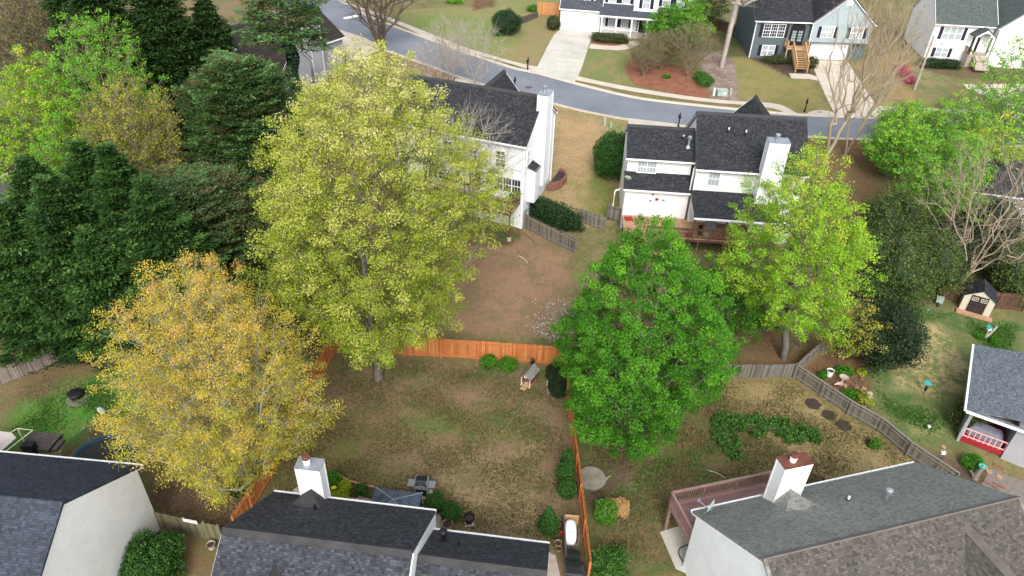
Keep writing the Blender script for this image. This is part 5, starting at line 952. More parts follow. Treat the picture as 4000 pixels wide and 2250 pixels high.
sh('dark green brush between yellow-green tree and round-topped pine', 1150, 1180, 3., 2.2, 3., 'box_dark', 9000, ls=.15, loose=.3, lumps=.25); sh('dense dark undergrowth behind the orange maple', 1050, 1350, 3., 1.8, 2.2, 'holly', 9000, ls=.14, loose=.3, lumps=.25)
sh('small dark bush by the orange fence near the chimney house', 945, 1920, .6, .5, .8, 'yew', 1500, ls=.09, loose=.3)
# ground clutter nobody could count
def scatter(name, label, n, polys, ls, leaf, kindl='stuff', hmax=.08, blades=False):
    V = []; per = n//len(polys)
    P3 = []
    for pl in polys:
        q = [G(*p) for p in pl]; xs = [a for a, _ in q]; ys = [b for _, b in q]; k = 0
        x = rng.uniform(min(xs), max(xs), per*3); y = rng.uniform(min(ys), max(ys), per*3); dens = np.sin(x*1.3+np.sin(y*.9)*2)+np.sin(y*1.7+x*.5)+rng.normal(0, .9, len(x))
        ok = inpoly(x, y, q) & (dens > -.2) & (rng.uniform(0, 1, len(x)) < np.clip(dist(x, y, q)/1.3, .04, 1)); x, y = x[ok][:per], y[ok][:per]; P3.append(np.stack([x, y], 1))
    p = np.concatenate(P3); m = len(p); z = np.array([g(b) for b in p[:, 1]])
    pos = np.stack([p[:, 0], p[:, 1], z+rng.uniform(.01, hmax, m)], 1); nr = rng.normal(0, .5, (m, 3))+np.array([0, 0, 1.]); dr = rng.normal(0, 1, (m, 3))
    if blades: nr = rng.normal(0, 1, (m, 3)); dr = rng.normal(0, .4, (m, 3))+np.array([0, 0, 1.])
    else: dr[:, 2] *= .2
    s = ls*rng.uniform(.6, 1.4, m); o = leafobj(name, quads(pos, dr, nr, s*1.2, s*.7), rng.uniform(0, 1, m), leaf, None); tag(o, label, name.replace('_', ' '), kind='stuff')
YARD = [(1330,1380),(2200,1440),(2280,2200),(1010,1970)]; CY = [(2230,1450),(2780,1480),(3100,1485),(3640,1830),(3200,1880),(2760,1900),(2620,2200),(2320,2240)]
K['litter'] = L_('fallen_leaves', [(0, (.09, .055, .032)), (.6, (.19, .12, .065)), (1, (.31, .21, .12))], .1); K['blade'] = L_('grass_blades', [(0, (.06, .075, .025)), (.5, (.13, .135, .04)), (1, (.25, .20, .085))], .25)
scatter('leaf_litter', 'scattered brown fallen leaves over the yards', 42000, [YARD, CY, [(2330,1120),(2760,1180),(3200,1330),(3110,1440),(2800,1470),(2210,1400)], [(600,1930),(960,1760),(960,2000),(860,2080),(640,2050)], [(3120,1450),(3260,1400),(3400,1500),(3400,1600)], [(0,1560),(230,1430),(560,1330),(560,1400),(150,1600)]], .085, 'litter', hmax=.03)
scatter('grass', 'thin patchy grass over the brown yards', 62000, [YARD, CY], .1, 'blade', hmax=.05, blades=True)
K['green_blade'] = L_('green_grass_blades', [(0, (.03, .10, .015)), (.6, (.07, .20, .025)), (1, (.17, .26, .06))], .25)
scatter('grass', 'thicker green grass of the left yard and the right garden', 36000, [[(0,1700),(150,1560),(480,1420),(560,1500),(480,1700)], [(3400,1420),(3520,1570),(3700,1600),(3740,1640),(3600,1740),(3420,1600)], [(3760,1230),(3990,1260),(3960,1400),(3860,1430),(3780,1330)], [(3450,1290),(3560,1190),(3740,1225),(3680,1255),(3560,1265),(3500,1330)]], .1, 'green_blade', hmax=.06, blades=True)
scatter('ground_ivy', 'creeping green vines over the yard beyond the right orange fence', 6000, [[(2330,1900),(2600,1740),(2700,1780),(2560,1960),(2420,2000)], [(2330,2150),(2440,2120),(2440,2240),(2340,2240)], [(2600,1760),(2860,1700),(2900,1800),(2760,1880)], [(2480,1560),(2700,1540),(2760,1640),(2540,1720)]], .11, 'vine', hmax=.12)
scatter('ground_ivy', 'dark green ground ivy under the cypresses and behind the reed fence', 8000, [[(0,1400),(560,1280),(600,1380),(240,1440),(0,1500)]], .14, 'ivy', hmax=.2)
# ---------------------------------------------------------------- small things
def one(mb, name, mt, label, cat, loc, yaw=0, group=None, smooth=False): return tag(mb.obj(name, mt, None, loc, yaw, smooth), label, cat, group)
def grp(name, label, cat, px, py, yaw=0, group=None, z=None): p = P(px, py, z); return T(name, label, cat, p, yaw, group)
# felled branches in the dry yard
for i, (a, b_, w, lb) in enumerate((((2790, 1640), (3200, 1715), 1.75, 'long felled leafy green branch lying across the dry yard'), ((2790, 1640), (2880, 1800), 1.3, 'short felled leafy branch nearest the bright green tree'))):
    A0, B0 = P(*a), P(*b_); root = T('fallen_branch', lb, 'branch', A0, 0); L = (B0-A0).length; n = int(2100*L*w/3.); cc = rng.uniform(0, 1, (70, 2)); ci = rng.integers(0, 70, n); t = np.clip(cc[ci, 0]+rng.normal(0, .022, n), 0, 1); d = np.array((B0-A0)[:]); sidev = np.array([-d[1], d[0], 0])/L; wd = w*np.sin(np.clip(t*PI, .25, PI-.3))**.6
    p = t[:, None]*d+sidev*(((cc[ci, 1]-.5)*1.25+rng.normal(0, .07, n))*wd)[:, None]; p[:, 2] += np.abs(rng.normal(0, .25, n))*w*.6+.05
    leafobj('foliage', quads(p, rng.normal(0, 1, (n, 3)), rng.normal(0, .6, (n, 3))+np.array([0, 0, .8]), rng.uniform(.1, .2, n), rng.uniform(.07, .12, n)), rng.uniform(0, 1, n), 'vine', root)
    m = MB(); m.tube([Vector((0, 0, .1)), (B0-A0)*.5+Vector((0, 0, .2)), (B0-A0)*.95+Vector((0, 0, .15))], .06, 6, .015)
    for k in range(14): f = .15+.055*k; o = (B0-A0)*f+Vector((0, 0, .15)); s = 1 if k % 2 else -1; m.tube([o, o+Vector(sidev)*s*w*.6*random.uniform(.5, 1)+(B0-A0)*.06+Vector((0, 0, .1))], .02, 4, .006)
    m.obj('stem', 'bark', root)
# dark mulch rings in the dry yard
for (px, py, r, lb) in ((3175, 1578, .55, 'dark mulch circle nearest the bend of the grey fence'), (3237, 1622, .5, 'middle dark mulch circle in the dry yard'), (3295, 1662, .55, 'dark mulch circle lowest in its row'), (3402, 1735, .42, 'mulch ring around the small green shrub')):
    c = G(px, py); pts = [(c[0]+r*(1+.15*sin(3*k+px))*cos(k*PI/10), c[1]+r*.95*(1+.12*sin(2*k+py))*sin(k*PI/10)) for k in range(20)]; sheet('mulch_circle', pts, 'soil', .02, 'structure', px=False)
# concrete well cover
m = MB(); m.lathe([(.92, -.1), (.92, .16), (.88, .2)], 0, 0, 32); t = grp('well_cover', 'round weathered concrete well cover beside the right orange fence', 'well cover', 2310, 1872); m.obj('lid', 'concrete_old', t); m = MB(); m.lathe([(.2, .18), (.19, .215)], .2, -.35, 16); m.obj('hatch', 'concrete_old', t)
# gazebo
gz0 = B.W(5.75, 2.3); t = T('gazebo', 'blue-grey ribbed metal gazebo roof on posts behind the chimney house', 'gazebo', (gz0.x, gz0.y, 0), -5.7); hw, hd, z0_, z1_ = 1.42, 1.2, 1.85, 2.45; m = MB()
for a, b, c, d in (((-hw, -hd), (hw, -hd), (.0, 0), (0, 0)), ((hw, -hd), (hw, hd), 0, 0), ((hw, hd), (-hw, hd), 0, 0), ((-hw, hd), (-hw, -hd), 0, 0)):
    A0, B0 = Vector((*a, z0_)), Vector((*b, z0_)); Ld = (B0-A0).normalized(); U = (B0-A0).length; ap = Vector((0, 0, z1_)); hh = (ap-(A0+B0)/2).length
    m.add([A0, B0, ap, A0-Vector((0, 0, .04)), B0-Vector((0, 0, .04)), ap-Vector((0, 0, .05))], [(0, 1, 2), (3, 5, 4), (0, 3, 4, 1)], [[(0, 0), (U, 0), (U/2, hh)], [(0, 0), (U/2, hh), (U, 0)], [(0, 0)]*4])
m.obj('roof', 'gazebo', t); m = MB()
for sx_ in (-1, 1):
    for sy_ in (-1, 1): m.beam((sx_*hw, sy_*hd, z0_+.02), (0, 0, z1_+.03), .06, .04)
m.lathe([(.1, z1_), (.07, z1_+.08), (.02, z1_+.1)], 0, 0, 10); m.obj('hip_ribs', 'cover', t)
for sx_ in (-1, 1):
    for sy_ in (-1, 1): m = MB(); m.box(sx_*(hw-.1)-.04, sx_*(hw-.1)+.04, sy_*(hd-.1)-.04, sy_*(hd-.1)+.04, 0, z0_); m.obj('post', 'black', t)
# grill
t = grp('gas_grill', 'stainless gas grill with black hood and two side shelves behind the gazebo', 'grill', 1650, 1928, -4); t.scale = (1.15,)*3
m = MB(); m.box(-.33, .33, -.25, .25, .08, .78); m.obj('cabinet', 'galv', t); m = MB(); m.box(-.28, .28, -.27, -.25, .15, .6); m.obj('cabinet_door', 'black', t)
m = MB(); m.prism([(-.3, -.27, .82), (-.3, .27, .82), (-.3, .27, 1.1), (-.3, .12, 1.22), (-.3, -.1, 1.2), (-.3, -.26, 1.02)], (.6, 0, 0)); hd_ = m.obj('hood', 'black', t); m = MB(); m.box(-.35, -.3, -.28, .28, .8, 1.16); m.box(.3, .35, -.28, .28, .8, 1.16); m.box(-.33, .33, -.31, -.26, .74, .86); m.obj('hood_side', 'galv', hd_); m = MB(); m.tube([(-.22, -.33, 1.0), (.22, -.33, 1.0)], .015, 6); m.lathe([(.04, 1.02), (.04, 1.05)], 0, -.3, 8); m.obj('handle', 'galv', hd_)
for s in (-1, 1): m = MB(); m.box(min(s*.36, s*.74), max(s*.36, s*.74), -.24, .22, .8, .85); m.obj('side_shelf', 'galv', t); 
for s in (-1, 1): m = MB(); m.lathe([(.035, 0), (.035, .08)], s*.28, -.18, 8); m.obj('wheel', 'black', t)
one(MB().box(-.5, .5, -.4, .4, 0, .05), 'paver', 'stone', 'square stone slab under the gas grill', 'paver', P(1655, 1932), -4)
# pots
def pot(px, py, r, h, mt, label, fill='soil', plate=None, name='plant_pot', z=None):
    t = grp(name, label, 'pot', px, py, 0, None, z); t.scale = (1.25,)*3; m = MB(); m.lathe([(r*.72, 0), (r, h), (r*1.08, h), (r*1.08, h-.05), (r*.99, h-.05)][:3]+[(r*.9, h), (r*.85, h-.07)], 0, 0, 20, cap=False); m.lathe([(r*.72, 0), (r*.71, .01)], 0, 0, 20); m.obj('pot', mt, t, smooth=False)
    m = MB(); m.lathe([(r*.86, h-.08), (r*.5, h-.05)], 0, 0, 16); m.obj('soil', fill, t); return t
pot(1748, 2065, .27, .4, 'terracotta', 'large terracotta pot with dead stems beside the round boxwood'); pot(1833, 2040, .24, .4, 'plastic', 'black round pot on a stone slab in the lawn'); one(MB().box(-.27, .27, -.25, .25, 0, .06), 'paver', 'stone', 'stone slab under the black round pot', 'paver', P(1833, 2044)-Vector((0, 0, .01)), 10)
pot(1306, 1918, .19, .3, 'plastic', 'black pot ringed by chartreuse leaves', 'yellow'); pot(2179, 2133, .17, .28, 'terracotta', 'small terracotta pot left of the white tank'); pot(2182, 2150, .15, .2, 'terracotta', 'smaller terracotta pot in front of its twin by the white tank')
pot(3238, 1467, .22, .42, 'white_plastic', 'white plastic pot standing in the garden mulch'); pot(828, 2140, .2, .3, 'stone', 'grey stone urn at the foot of the mossy gate')
pot(3345, 1530, .15, .22, 'terracotta', 'terracotta pot among the bricks of the garden bed')
# birdbath, flamingo
t = grp('birdbath', 'stone birdbath in the brick garden bed', 'birdbath', 3287, 1500); m = MB(); m.lathe([(.16, 0), (.1, .08), (.06, .15), (.06, .5), (.1, .58)], 0, 0, 14); m.obj('pedestal', 'stone', t); m = MB(); m.lathe([(.1, .55), (.3, .64), (.33, .7), (.29, .69), (.15, .63), (.02, .62)], 0, 0, 20); m.obj('basin', 'stone', t)
t = grp('flamingo_ornament', 'pink plastic flamingo lying low beside the birdbath', 'ornament', 3268, 1512, 20)
m = MB(); m.tube([(-.28, 0, .32), (-.2, 0, .36), (0, 0, .38), (.15, 0, .36), (.24, 0, .4)], .06, 8, .05); m.lathe([(.02, .26), (.12, .32), (.14, .38), (.08, .46), (.01, .48)], 0, 0, 10); m.tube([(.22, 0, .4), (.3, 0, .52), (.26, 0, .6), (.34, 0, .56)], .025, 6, .015); m.obj('body', 'pink', t); m = MB(); m.tube([(-.03, 0, 0), (-.03, 0, .34)], .01, 5); m.tube([(.05, 0, 0), (.05, 0, .34)], .01, 5); m.obj('leg', 'black', t)
for i, (px, py, r, mt) in enumerate(((3310, 1490, .2, 'brick'), (3345, 1512, .22, 'brick'), (3365, 1480, .2, 'brick'), (3330, 1505, .18, 'brick'), (3375, 1520, .16, 'terracotta'), (3395, 1540, .2, 'stone'), (3400, 1555, .18, 'stone'), (3300, 1510, .2, 'terracotta'))):
    m = MB(); m.box(-r, r, -r*.6, r*.6, 0, .1+.03*(i % 3)); one(m, 'paver_brick', mt, ['reddish brick behind the birdbath, nearer its basin','reddish brick right of the birdbath','topmost reddish brick beneath the yellow tuft','reddish brick between birdbath and terracotta pot','orange brick right of the terracotta pot','grey-tan brick at the lower right of the bed','lowest grey-tan brick at the bed edge','orange brick right below the birdbath foot'][i], 'brick', P(px, py), i*37, 'loose bricks in the garden bed')
# bird feeders, stump posts
t = grp('bird_feeder', 'teal-roofed bird feeder on a dark pole in the middle of the green garden', 'bird feeder', 3607, 1538); m = MB(); m.tube([(0, 0, 0), (0, 0, 1.0)], .02, 6); m.obj('pole', 'black', t); m = MB(); m.lathe([(.09, .35), (.1, .62)], 0, 0, 10); m.obj('baffle', 'black', t); m = MB(); m.box(-.07, .07, -.07, .07, .68, 1.0); m.obj('seed_box', 'rail_brown', t); m = MB(); m.prism([(-.24, -.2, 1.0), (.24, -.2, 1.0), (0, -.2, 1.18)], (0, .4, 0)); m.obj('roof', 'teal', t)
t = grp('birdhouse_stump', 'grey forked stump carrying a teal birdhouse near the shed', 'stump', 3848, 1320); m = MB(); m.tube([(0, 0, 0), (-.05, 0, .8)], .08, 8, .06); m.tube([(.02, 0, 0), (.3, .05, .5), (.55, .1, 1.1)], .1, 8, .08); m.obj('trunk', 'pale_bark', t)
p = P(3848, 1320); t = T('birdhouse', 'pale teal birdhouse on top of the grey forked stump', 'birdhouse', (p.x-.05, p.y, p.z+.8)); m = MB(); m.box(-.13, .13, -.12, .12, 0, .26); m.obj('box', 'white_plastic', t); m = MB(); m.prism([(-.2, -.18, .25), (.2, -.18, .25), (0, -.18, .42)], (0, .36, 0)); m.obj('roof', 'teal', t)
sh('green plant clump left of the forked stump', 3822, 1318, .3, .25, .35, 'bright_leaf', 500, ls=.09, loose=.4); sh('green plant clump right of the forked stump', 3885, 1340, .35, .3, .45, 'bright_leaf', 600, ls=.09, loose=.4)
for (px, py, lb) in ((3620, 1224, 'small teal garden spinner near the hollies'), (3432, 1460, 'small teal garden hook beside the brick bed'), (3545, 1328, 'faint teal garden stake beside the black-green yew')): m = MB(); m.tube([(0, 0, 0), (0, 0, .35)], .012, 5); m.prism([(-.1, 0, .3), (0, 0, .42), (.12, 0, .36), (.02, 0, .28)], (0, .03, 0)); one(m, 'garden_stake', 'teal', lb, 'garden stake', P(px, py))
m = MB(); m.box(-.13, .13, -.1, .1, 0, .12); m.box(-.13, -.08, -.1, .1, .12, .2); m.box(.08, .13, -.1, .1, .12, .2); one(m, 'planter', 'white_plastic', 'small white trough on the grass below the camellia', 'planter', P(3682, 1772))
t = grp('garden_lantern', 'little grey garden lantern on the grass left of the camellia', 'lantern', 3622, 1680); m = MB(); m.box(-.03, .03, -.03, .03, 0, .3); m.obj('post', 'galv', t); m = MB(); m.box(-.08, .08, -.08, .08, .3, .42); m.obj('lamp_box', 'white_plastic', t)
for (px, py, r, lb) in ((3685, 1747, .17, 'tan round stepping stone on the grass nearest the white trough'), (3765, 1785, .17, 'hexagonal stepping stone near the red porch'), (3862, 1843, .2, 'hexagonal stepping stone upper one in the bark path'), (3902, 1864, .2, 'hexagonal stepping stone lower one in the bark path')):
    m = MB(); m.prism([(r*cos(k*PI/3), r*sin(k*PI/3), .02) for k in range(6)], (0, 0, .05)); one(m, 'stepping_stone', 'terracotta', lb, 'stepping stone', P(px, py), 12)
m = MB(); m.tube([(0, 0, 0), (.1, .1, .4), (.3, .2, .9)], .22, 8, .12); m.tube([(0, 0, .1), (-.3, .3, .5)], .12, 6, .05); one(m, 'tree_stump', 'bark', 'rough grey stump by the bark path near the red porch', 'stump', P(3805, 1870)); 
t = T('glass_dish', 'pale blue dish with an orange ornament on top of the rough stump', 'dish', P(3805, 1870)+Vector((.3, .2, .88))); m = MB(); m.lathe([(.08, 0), (.24, .06), (.26, .1), (.2, .08), (.05, .04)], 0, 0, 16); m.obj('dish', 'teal', t); m = MB(); m.lathe([(.09, .06), (.08, .16), (.02, .22)], 0, 0, 8); m.obj('ornament', 'terracotta', t)
for i, (a, b_) in enumerate((((3540, 1762), (3620, 1840)), ((3840, 1880), (3900, 1915)), ((3880, 1888), (3930, 1915)), ((3880, 1815), (3925, 1835)))):
    A0, B0 = P(*a), P(*b_); m = MB(); v = B0-A0; k = max(2, int(v.length/.3))
    for j in range(k): m.T = Matrix.Translation(v*(j/k)+Vector((0, 0, .0))) @ Matrix.Rotation(math.atan2(v.y, v.x)+random.uniform(-.1, .1), 4, 'Z'); m.box(0, v.length/k*.9, -.07, .07, 0, .09)
    one(m, 'edging_stones', 'brick', ['reddish edging stones along the fence foot beside the green garden', 'edging stones below the grey stump', 'short run of edging stones beside the bark path', 'edging stones beside the hexagonal stepping stones'][i], 'edging', A0)
# shed
pa, pb = P(3742, 1208), P(3858, 1246); yw = math.degrees(math.atan2(pb.y-pa.y, pb.x-pa.x)); t = T('garden_shed', 'tan garden shed with dark double doors and grey roof at the right', 'shed', pa, yw); w = (pb-pa).length; d = 1.9; hw_ = 1.55; hp = 2.25
m = MB(); m.prism([(0, 0, 0), (w, 0, 0), (w, 0, hw_), (w/2, 0, hp), (0, 0, hw_)], (0, d, 0)); m.obj('wall', 'tan_wall', t)
m = MB(); m.slab((-.1, -.1, hw_-.05), (-.1, d+.1, hw_-.05), (w/2, d+.1, hp+.06), (w/2, -.1, hp+.06), .05); m.slab((w+.1, -.1, hw_-.05), (w+.1, d+.1, hw_-.05), (w/2, d+.1, hp+.06), (w/2, -.1, hp+.06), .05); m.obj('roof', 'roof_dark', t)
for s in (-1, 1):
    m = MB(); x0, x1 = (w/2-.62, w/2-.01) if s < 0 else (w/2+.01, w/2+.62); m.box(x0, x1, -.04, .0, .08, 1.7); dr = m.obj('door', 'door_brown', t); m = MB(); m.box(x0+.08, x1-.08, -.055, -.04, 1.22, 1.56); wn_ = m.obj('window', 'cream', dr); m = MB(); [m.box(x0+.12+k*.135, x0+.23+k*.135, -.06, -.05, z, z+.12) for k in range(3) for z in (1.26, 1.41)]; m.obj('pane', 'dark_glass', wn_); m = MB(); [m.box(x0+.02, x1-.02, -.05, -.039, z, z+.02) for z in (.1, .8, 1.15)]; m.obj('batten', 'black', dr)
m = MB(); m.box(-.15, w+.25, -.55, -.02, -.05, .12); t2 = one(m, 'shed_ramp', 'terracotta', 'pink-red step in front of the shed doors', 'step', pa, yw)
t = grp('wheelbarrow', 'upturned green wheelbarrow left of the shed', 'wheelbarrow', 3665, 1185, 60); m = MB(); m.prism([(-.35, -.25, .25), (.35, -.3, .3), (.35, .3, .3), (-.35, .25, .25)], (0, 0, .25)); m.obj('tray', 'util_green', t); m = MB(); m.tube([(-.5, -.2, .1), (.7, -.25, .5)], .02, 5); m.tube([(-.5, .2, .1), (.7, .25, .5)], .02, 5); m.obj('handles', 'galv', t); m = MB(); m.T = Matrix.Translation((-.5, 0, .17)) @ Matrix.Rotation(PI/2, 4, 'X'); m.lathe([(.17, -.04), (.17, .04)], 0, 0, 14); m.obj('wheel', 'black', t)
# playhouse
p = P(2052, 1510); t = T('playhouse', 'red wooden playhouse with grey shingle roof in the brown yard', 'playhouse', p, 62); l_, w_ = 1.25, .78
m = MB(); m.box(-.1, l_, -w_/2, w_/2, 0, .07); m.obj('floor', 'wood_new', t); m = MB(); m.prism([(.35, -w_/2+.05, .05), (.35, w_/2-.05, .05), (.35, w_/2-.05, .85), (.35, 0, 1.2), (.35, -w_/2+.05, .85)], (l_-.35, 0, 0)); m.obj('wall', 'barn_red', t)
m = MB(); m.prism([(-.03, -w_/2+.02, .82), (-.03, w_/2-.02, .82), (-.03, 0, 1.2)], (.05, 0, 0)); m.box(.33, .36, -w_/2+.05, w_/2-.05, .05, .45); m.obj('gable', 'barn_red', t); m = MB(); m.T = Matrix.Translation((-.05, 0, .97)) @ Matrix.Rotation(PI/2, 4, 'Y'); m.tube([(.09*cos(k*PI/6), .09*sin(k*PI/6), 0) for k in range(13)], .03, 6); m.obj('round_window', 'cream', t)
for s in (-1, 1): m = MB(); m.box(-.03, .03, s*(w_/2-.06)-.03, s*(w_/2-.06)+.03, .05, .84); m.obj('porch_post', 'cream', t)
m = MB(); m.slab((-.12, -w_/2-.06, .78), (l_+.1, -w_/2-.06, .78), (l_+.1, 0, 1.26), (-.12, 0, 1.26), .04); m.slab((-.12, w_/2+.06, .78), (l_+.1, w_/2+.06, .78), (l_+.1, 0, 1.26), (-.12, 0, 1.26), .04); m.obj('roof', 'roof_green', t)
m = MB(); m.box(-.42, -.12, -.2, .2, 0, .05); one(m, 'step', 'wood_new', 'small wooden step in front of the red playhouse', 'step', p, 62); m = MB(); m.lathe([(.12, 0), (.15, .15)], 0, 0, 10); one(m, 'toy_bucket', 'util_green', 'green toy bucket on the playhouse porch', 'toy', p+Vector((.07, .14, .07)))
m = MB(); m.lathe([(.02, 0), (.05, .1), (.03, .3), (.14, .42), (.15, .8), (.02, .95)], 0, 0, 10); one(m, 'patio_umbrella', 'black', 'dark folded umbrella shape behind the playhouse against the orange fence', 'umbrella', P(2080, 1436))
# white tank, bins
p = P(2226, 2140); t = T('storage_tank', 'long white plastic tank with rounded ends by the right orange fence', 'tank', p, 88); t.scale = (1.3, 1.3, 1.1)
m = MB(); secs = []
for i in range(9):
    x = -.1+i*1.0/8*1.15; k = math.sqrt(max(.05, 1-((i-4)/4.4)**4)); secs.append([(x, .27*k*(abs(cos(a))**.6)*(1 if cos(a) > 0 else -1), .55+(.35*k)*(abs(sin(a))**.6)*(1 if sin(a) > 0 else -1)) for a in [2*PI*j/16 for j in range(16)]])
vs = [q for s in secs for q in s]; fs = [(i*16+j, i*16+(j+1) % 16, (i+1)*16+(j+1) % 16, (i+1)*16+j) for i in range(8) for j in range(16)]+[tuple(range(16)), tuple(8*16+j for j in range(16))]
m.add(vs, fs); m.obj('tank', 'white_plastic', t, smooth=True); m = MB(); m.box(-.02, .03, -.3, .3, 0, .3); m.box(.95, 1.0, -.3, .3, 0, .3); m.tube([(0, -.33, .1), (.3, -.4, .3), (.9, -.4, .3)], .015, 5); m.obj('stand', 'galv', t)
def bin_(px, py, yaw, label, s=1):
    t = grp('wheelie_bin', label, 'trash bin', px, py, yaw); t.scale = (1.25, 1.2, 1.1); m = MB(); m.prism([(-.26*s, -.28*s, 0), (.26*s, -.28*s, 0), (.26*s, .28*s, 0), (-.26*s, .28*s, 0)], (0, 0, .01)); 
    a = [(-.24*s, -.26*s, .04), (.24*s, -.26*s, .04), (.24*s, .26*s, .04), (-.24*s, .26*s, .04)]; b = [(-.31*s, -.34*s, .92*s), (.31*s, -.34*s, .92*s), (.31*s, .36*s, .92*s), (-.31*s, .36*s, .92*s)]; m = MB(); m.add(a+b, [(3, 2, 1, 0), (4, 5, 6, 7), (0, 1, 5, 4), (1, 2, 6, 5), (2, 3, 7, 6), (3, 0, 4, 7)]); m.obj('body', 'plastic', t)
    m = MB(); m.prism([(-.34*s, -.38*s, .93*s), (-.34*s, .4*s, .93*s), (-.34*s, .34*s, 1.02*s), (-.34*s, 0, 1.06*s), (-.34*s, -.33*s, 1.0*s)], (.68*s, 0, 0)); m.obj('lid', 'plastic', t); m = MB(); m.box(-.1, .1, -.355*s, -.34*s, .72*s, .8*s); m.obj('sticker', 'white_plastic', t)
    for q in (-1, 1): m = MB(); m.T = Matrix.Translation((q*.25*s, .3*s, .12)) @ Matrix.Rotation(PI/2, 4, 'Y'); m.lathe([(.12, -.03), (.12, .03)], 0, 0, 12); m.obj('wheel', 'black', t)
bin_(2235, 2262, -3, 'large black wheeled trash bin at the bottom edge beside the orange fence'); bin_(2238, 2205, -3, 'smaller black bin behind the large wheeled trash bin', .8)
m = MB(); m.prism([(-.2, -.3, 0), (.2, -.3, 0), (.24, .2, 0), (-.2, .3, 0)], (0, 0, .5)); m.lathe([(.24, .45), (.2, .62), (.08, .8), (.02, .82)], 0, 0, 9); one(m, 'covered_item', 'mesh', 'dark sagging cover between the trash bin and the orange fence', 'cover', P(2268, 2240), 10)
m = MB(); 
for k in range(3): m.box(-.04, .04, k*1.3-.04, k*1.3+.04, 0, .95)
m.box(-.03, .03, -.1, 2.75, .85, .95)
for k in range(18): m.box(-.05, -.03, -.1+k*.155, .04+k*.155, .05, 1.0)
one(m, 'utility_screen', 'timber', 'weathered screen fence left of the white tank', 'fence', P(2206, 2200), 0)
m = MB(); [m.box(k*.12, k*.12+.11, -.03, 0, .1, .95) for k in range(7)]; m.box(0, .84, -.05, -.03, .85, .93); m.box(0, .84, -.05, -.03, .2, .28); one(m, 'fence_panel', 'wood_new', 'short wooden panel closing the nook above the white tank', 'fence', P(2203, 2048), -3)
m = MB(); m.box(-.12, .12, -.04, .04, .35, .6); m.box(-.02, .02, -.02, .02, 0, .4); one(m, 'red_box', 'red', 'small red box fixed beside the white tank', 'box', P(2192, 2100))
# edging arcs in yard
def arc(pts, mt, label, w=.12, h=.08, name='bed_edging'):
    q = densify(pts, 4); wp = [P(*a) for a in q]; o = wp[0]; m = MB()
    for i in range(len(wp)-1): m.beam(wp[i]-o+Vector((0, 0, h/2)), wp[i]+(wp[i+1]-wp[i])*.94-o+Vector((0, 0, h/2)), w, h)
    one(m, name, mt, label, 'edging', o)
arc([(1325, 1858), (1360, 1878), (1410, 1892), (1462, 1904)], 'terracotta', 'thin terracotta edging curving from the chimney to the gazebo'); arc([(2137, 1470), (2138, 1500), (2143, 1530), (2165, 1560)], 'stone', 'pale curved edging of the dark shrub bed by the fence')
arc([(3012, 1335), (3055, 1332), (3100, 1338), (3125, 1355)], 'timber', 'dark border arcing behind the lime tree trunk', .1, .1)
for i, (px, py, r, yw) in enumerate(((1645, 1960, .13, 10), (1650, 1972, .13, 50), (1652, 1985, .12, 80), (1408, 1938, .14, 5), (1285, 1895, .12, 40), (1720, 1998, .16, 20), (1165, 1915, .25, 30))):
    m = MB(); m.prism([(r*1.2*cos(k*PI/4+.2), r*.8*sin(k*PI/4), 0) for k in range(8)], (0, 0, .08)); one(m, 'garden_stone', 'stone', ['flat stone right of the gazebo, rear of three','flat stone right of the gazebo, middle of three','flat stone right of the gazebo, front of three','flat stone under the rhododendron','flat stone right of the white chimney','flat stone between the two round boxwoods','long flat stone left of the white chimney'][i], 'stone', P(px, py), yw, 'flat stones around the beds')
# left yard: fire pit, trampoline, canopy, platform, dishes
t = grp('fire_pit', 'black covered fire pit on a ring of ash in the left green yard', 'fire pit', 300, 1552); m = MB(); m.lathe([(.42, .18), (.5, .34), (.52, .4)], 0, 0, 24, cap=True); m.obj('bowl', 'black', t); m = MB(); m.lathe([(.53, .4), (.45, .46), (.25, .5), (.02, .52)], 0, 0, 24); m.tube([(-.1, 0, .52), (-.1, 0, .58), (.1, 0, .58), (.1, 0, .52)], .012, 5); m.obj('lid', 'plastic', t)
for k in range(3): m = MB(); a = k*2.1+.4; m.tube([(.35*cos(a), .35*sin(a), 0), (.4*cos(a), .4*sin(a), .3)], .03, 5); m.obj('leg', 'black', t)
c = G(305, 1560); sheet('ash_ring', [(c[0]+.75*cos(k*PI/12), c[1]+.7*sin(k*PI/12)) for k in range(24)], 'ash', .02, px=False)
t = grp('trampoline', 'round trampoline with blue pad edge and black net under the orange maple', 'trampoline', 410, 1812); tr_ = 1.9
m = MB(); n = 40; vs = []; 
for r, z in ((tr_-.28, .62), (tr_-.26, .67), (tr_, .67), (tr_+.02, .6)): vs += [(r*cos(2*PI*k/n), r*sin(2*PI*k/n), z) for k in range(n)]
m.add(vs, [(i*n+k, i*n+(k+1) % n, (i+1)*n+(k+1) % n, (i+1)*n+k) for i in range(3) for k in range(n)]); m.obj('pad', 'blue', t); m = MB(); m.lathe([(tr_-.25, .6), (tr_-.25, .62)], 0, 0, 40); m.obj('jumping_mat', 'mesh', t)
for k in range(6): a = 2*PI*k/6+.3; m = MB(); m.tube([(tr_*cos(a), tr_*sin(a), 0), (tr_*1.02*cos(a), tr_*1.02*sin(a), .6), (tr_*1.08*cos(a), tr_*1.08*sin(a), 1.7)], .03, 6); m.lathe([(.05, 1.68), (.06, 1.74), (.02, 1.8)], tr_*1.08*cos(a), tr_*1.08*sin(a), 8); m.obj('pole', 'galv', t)
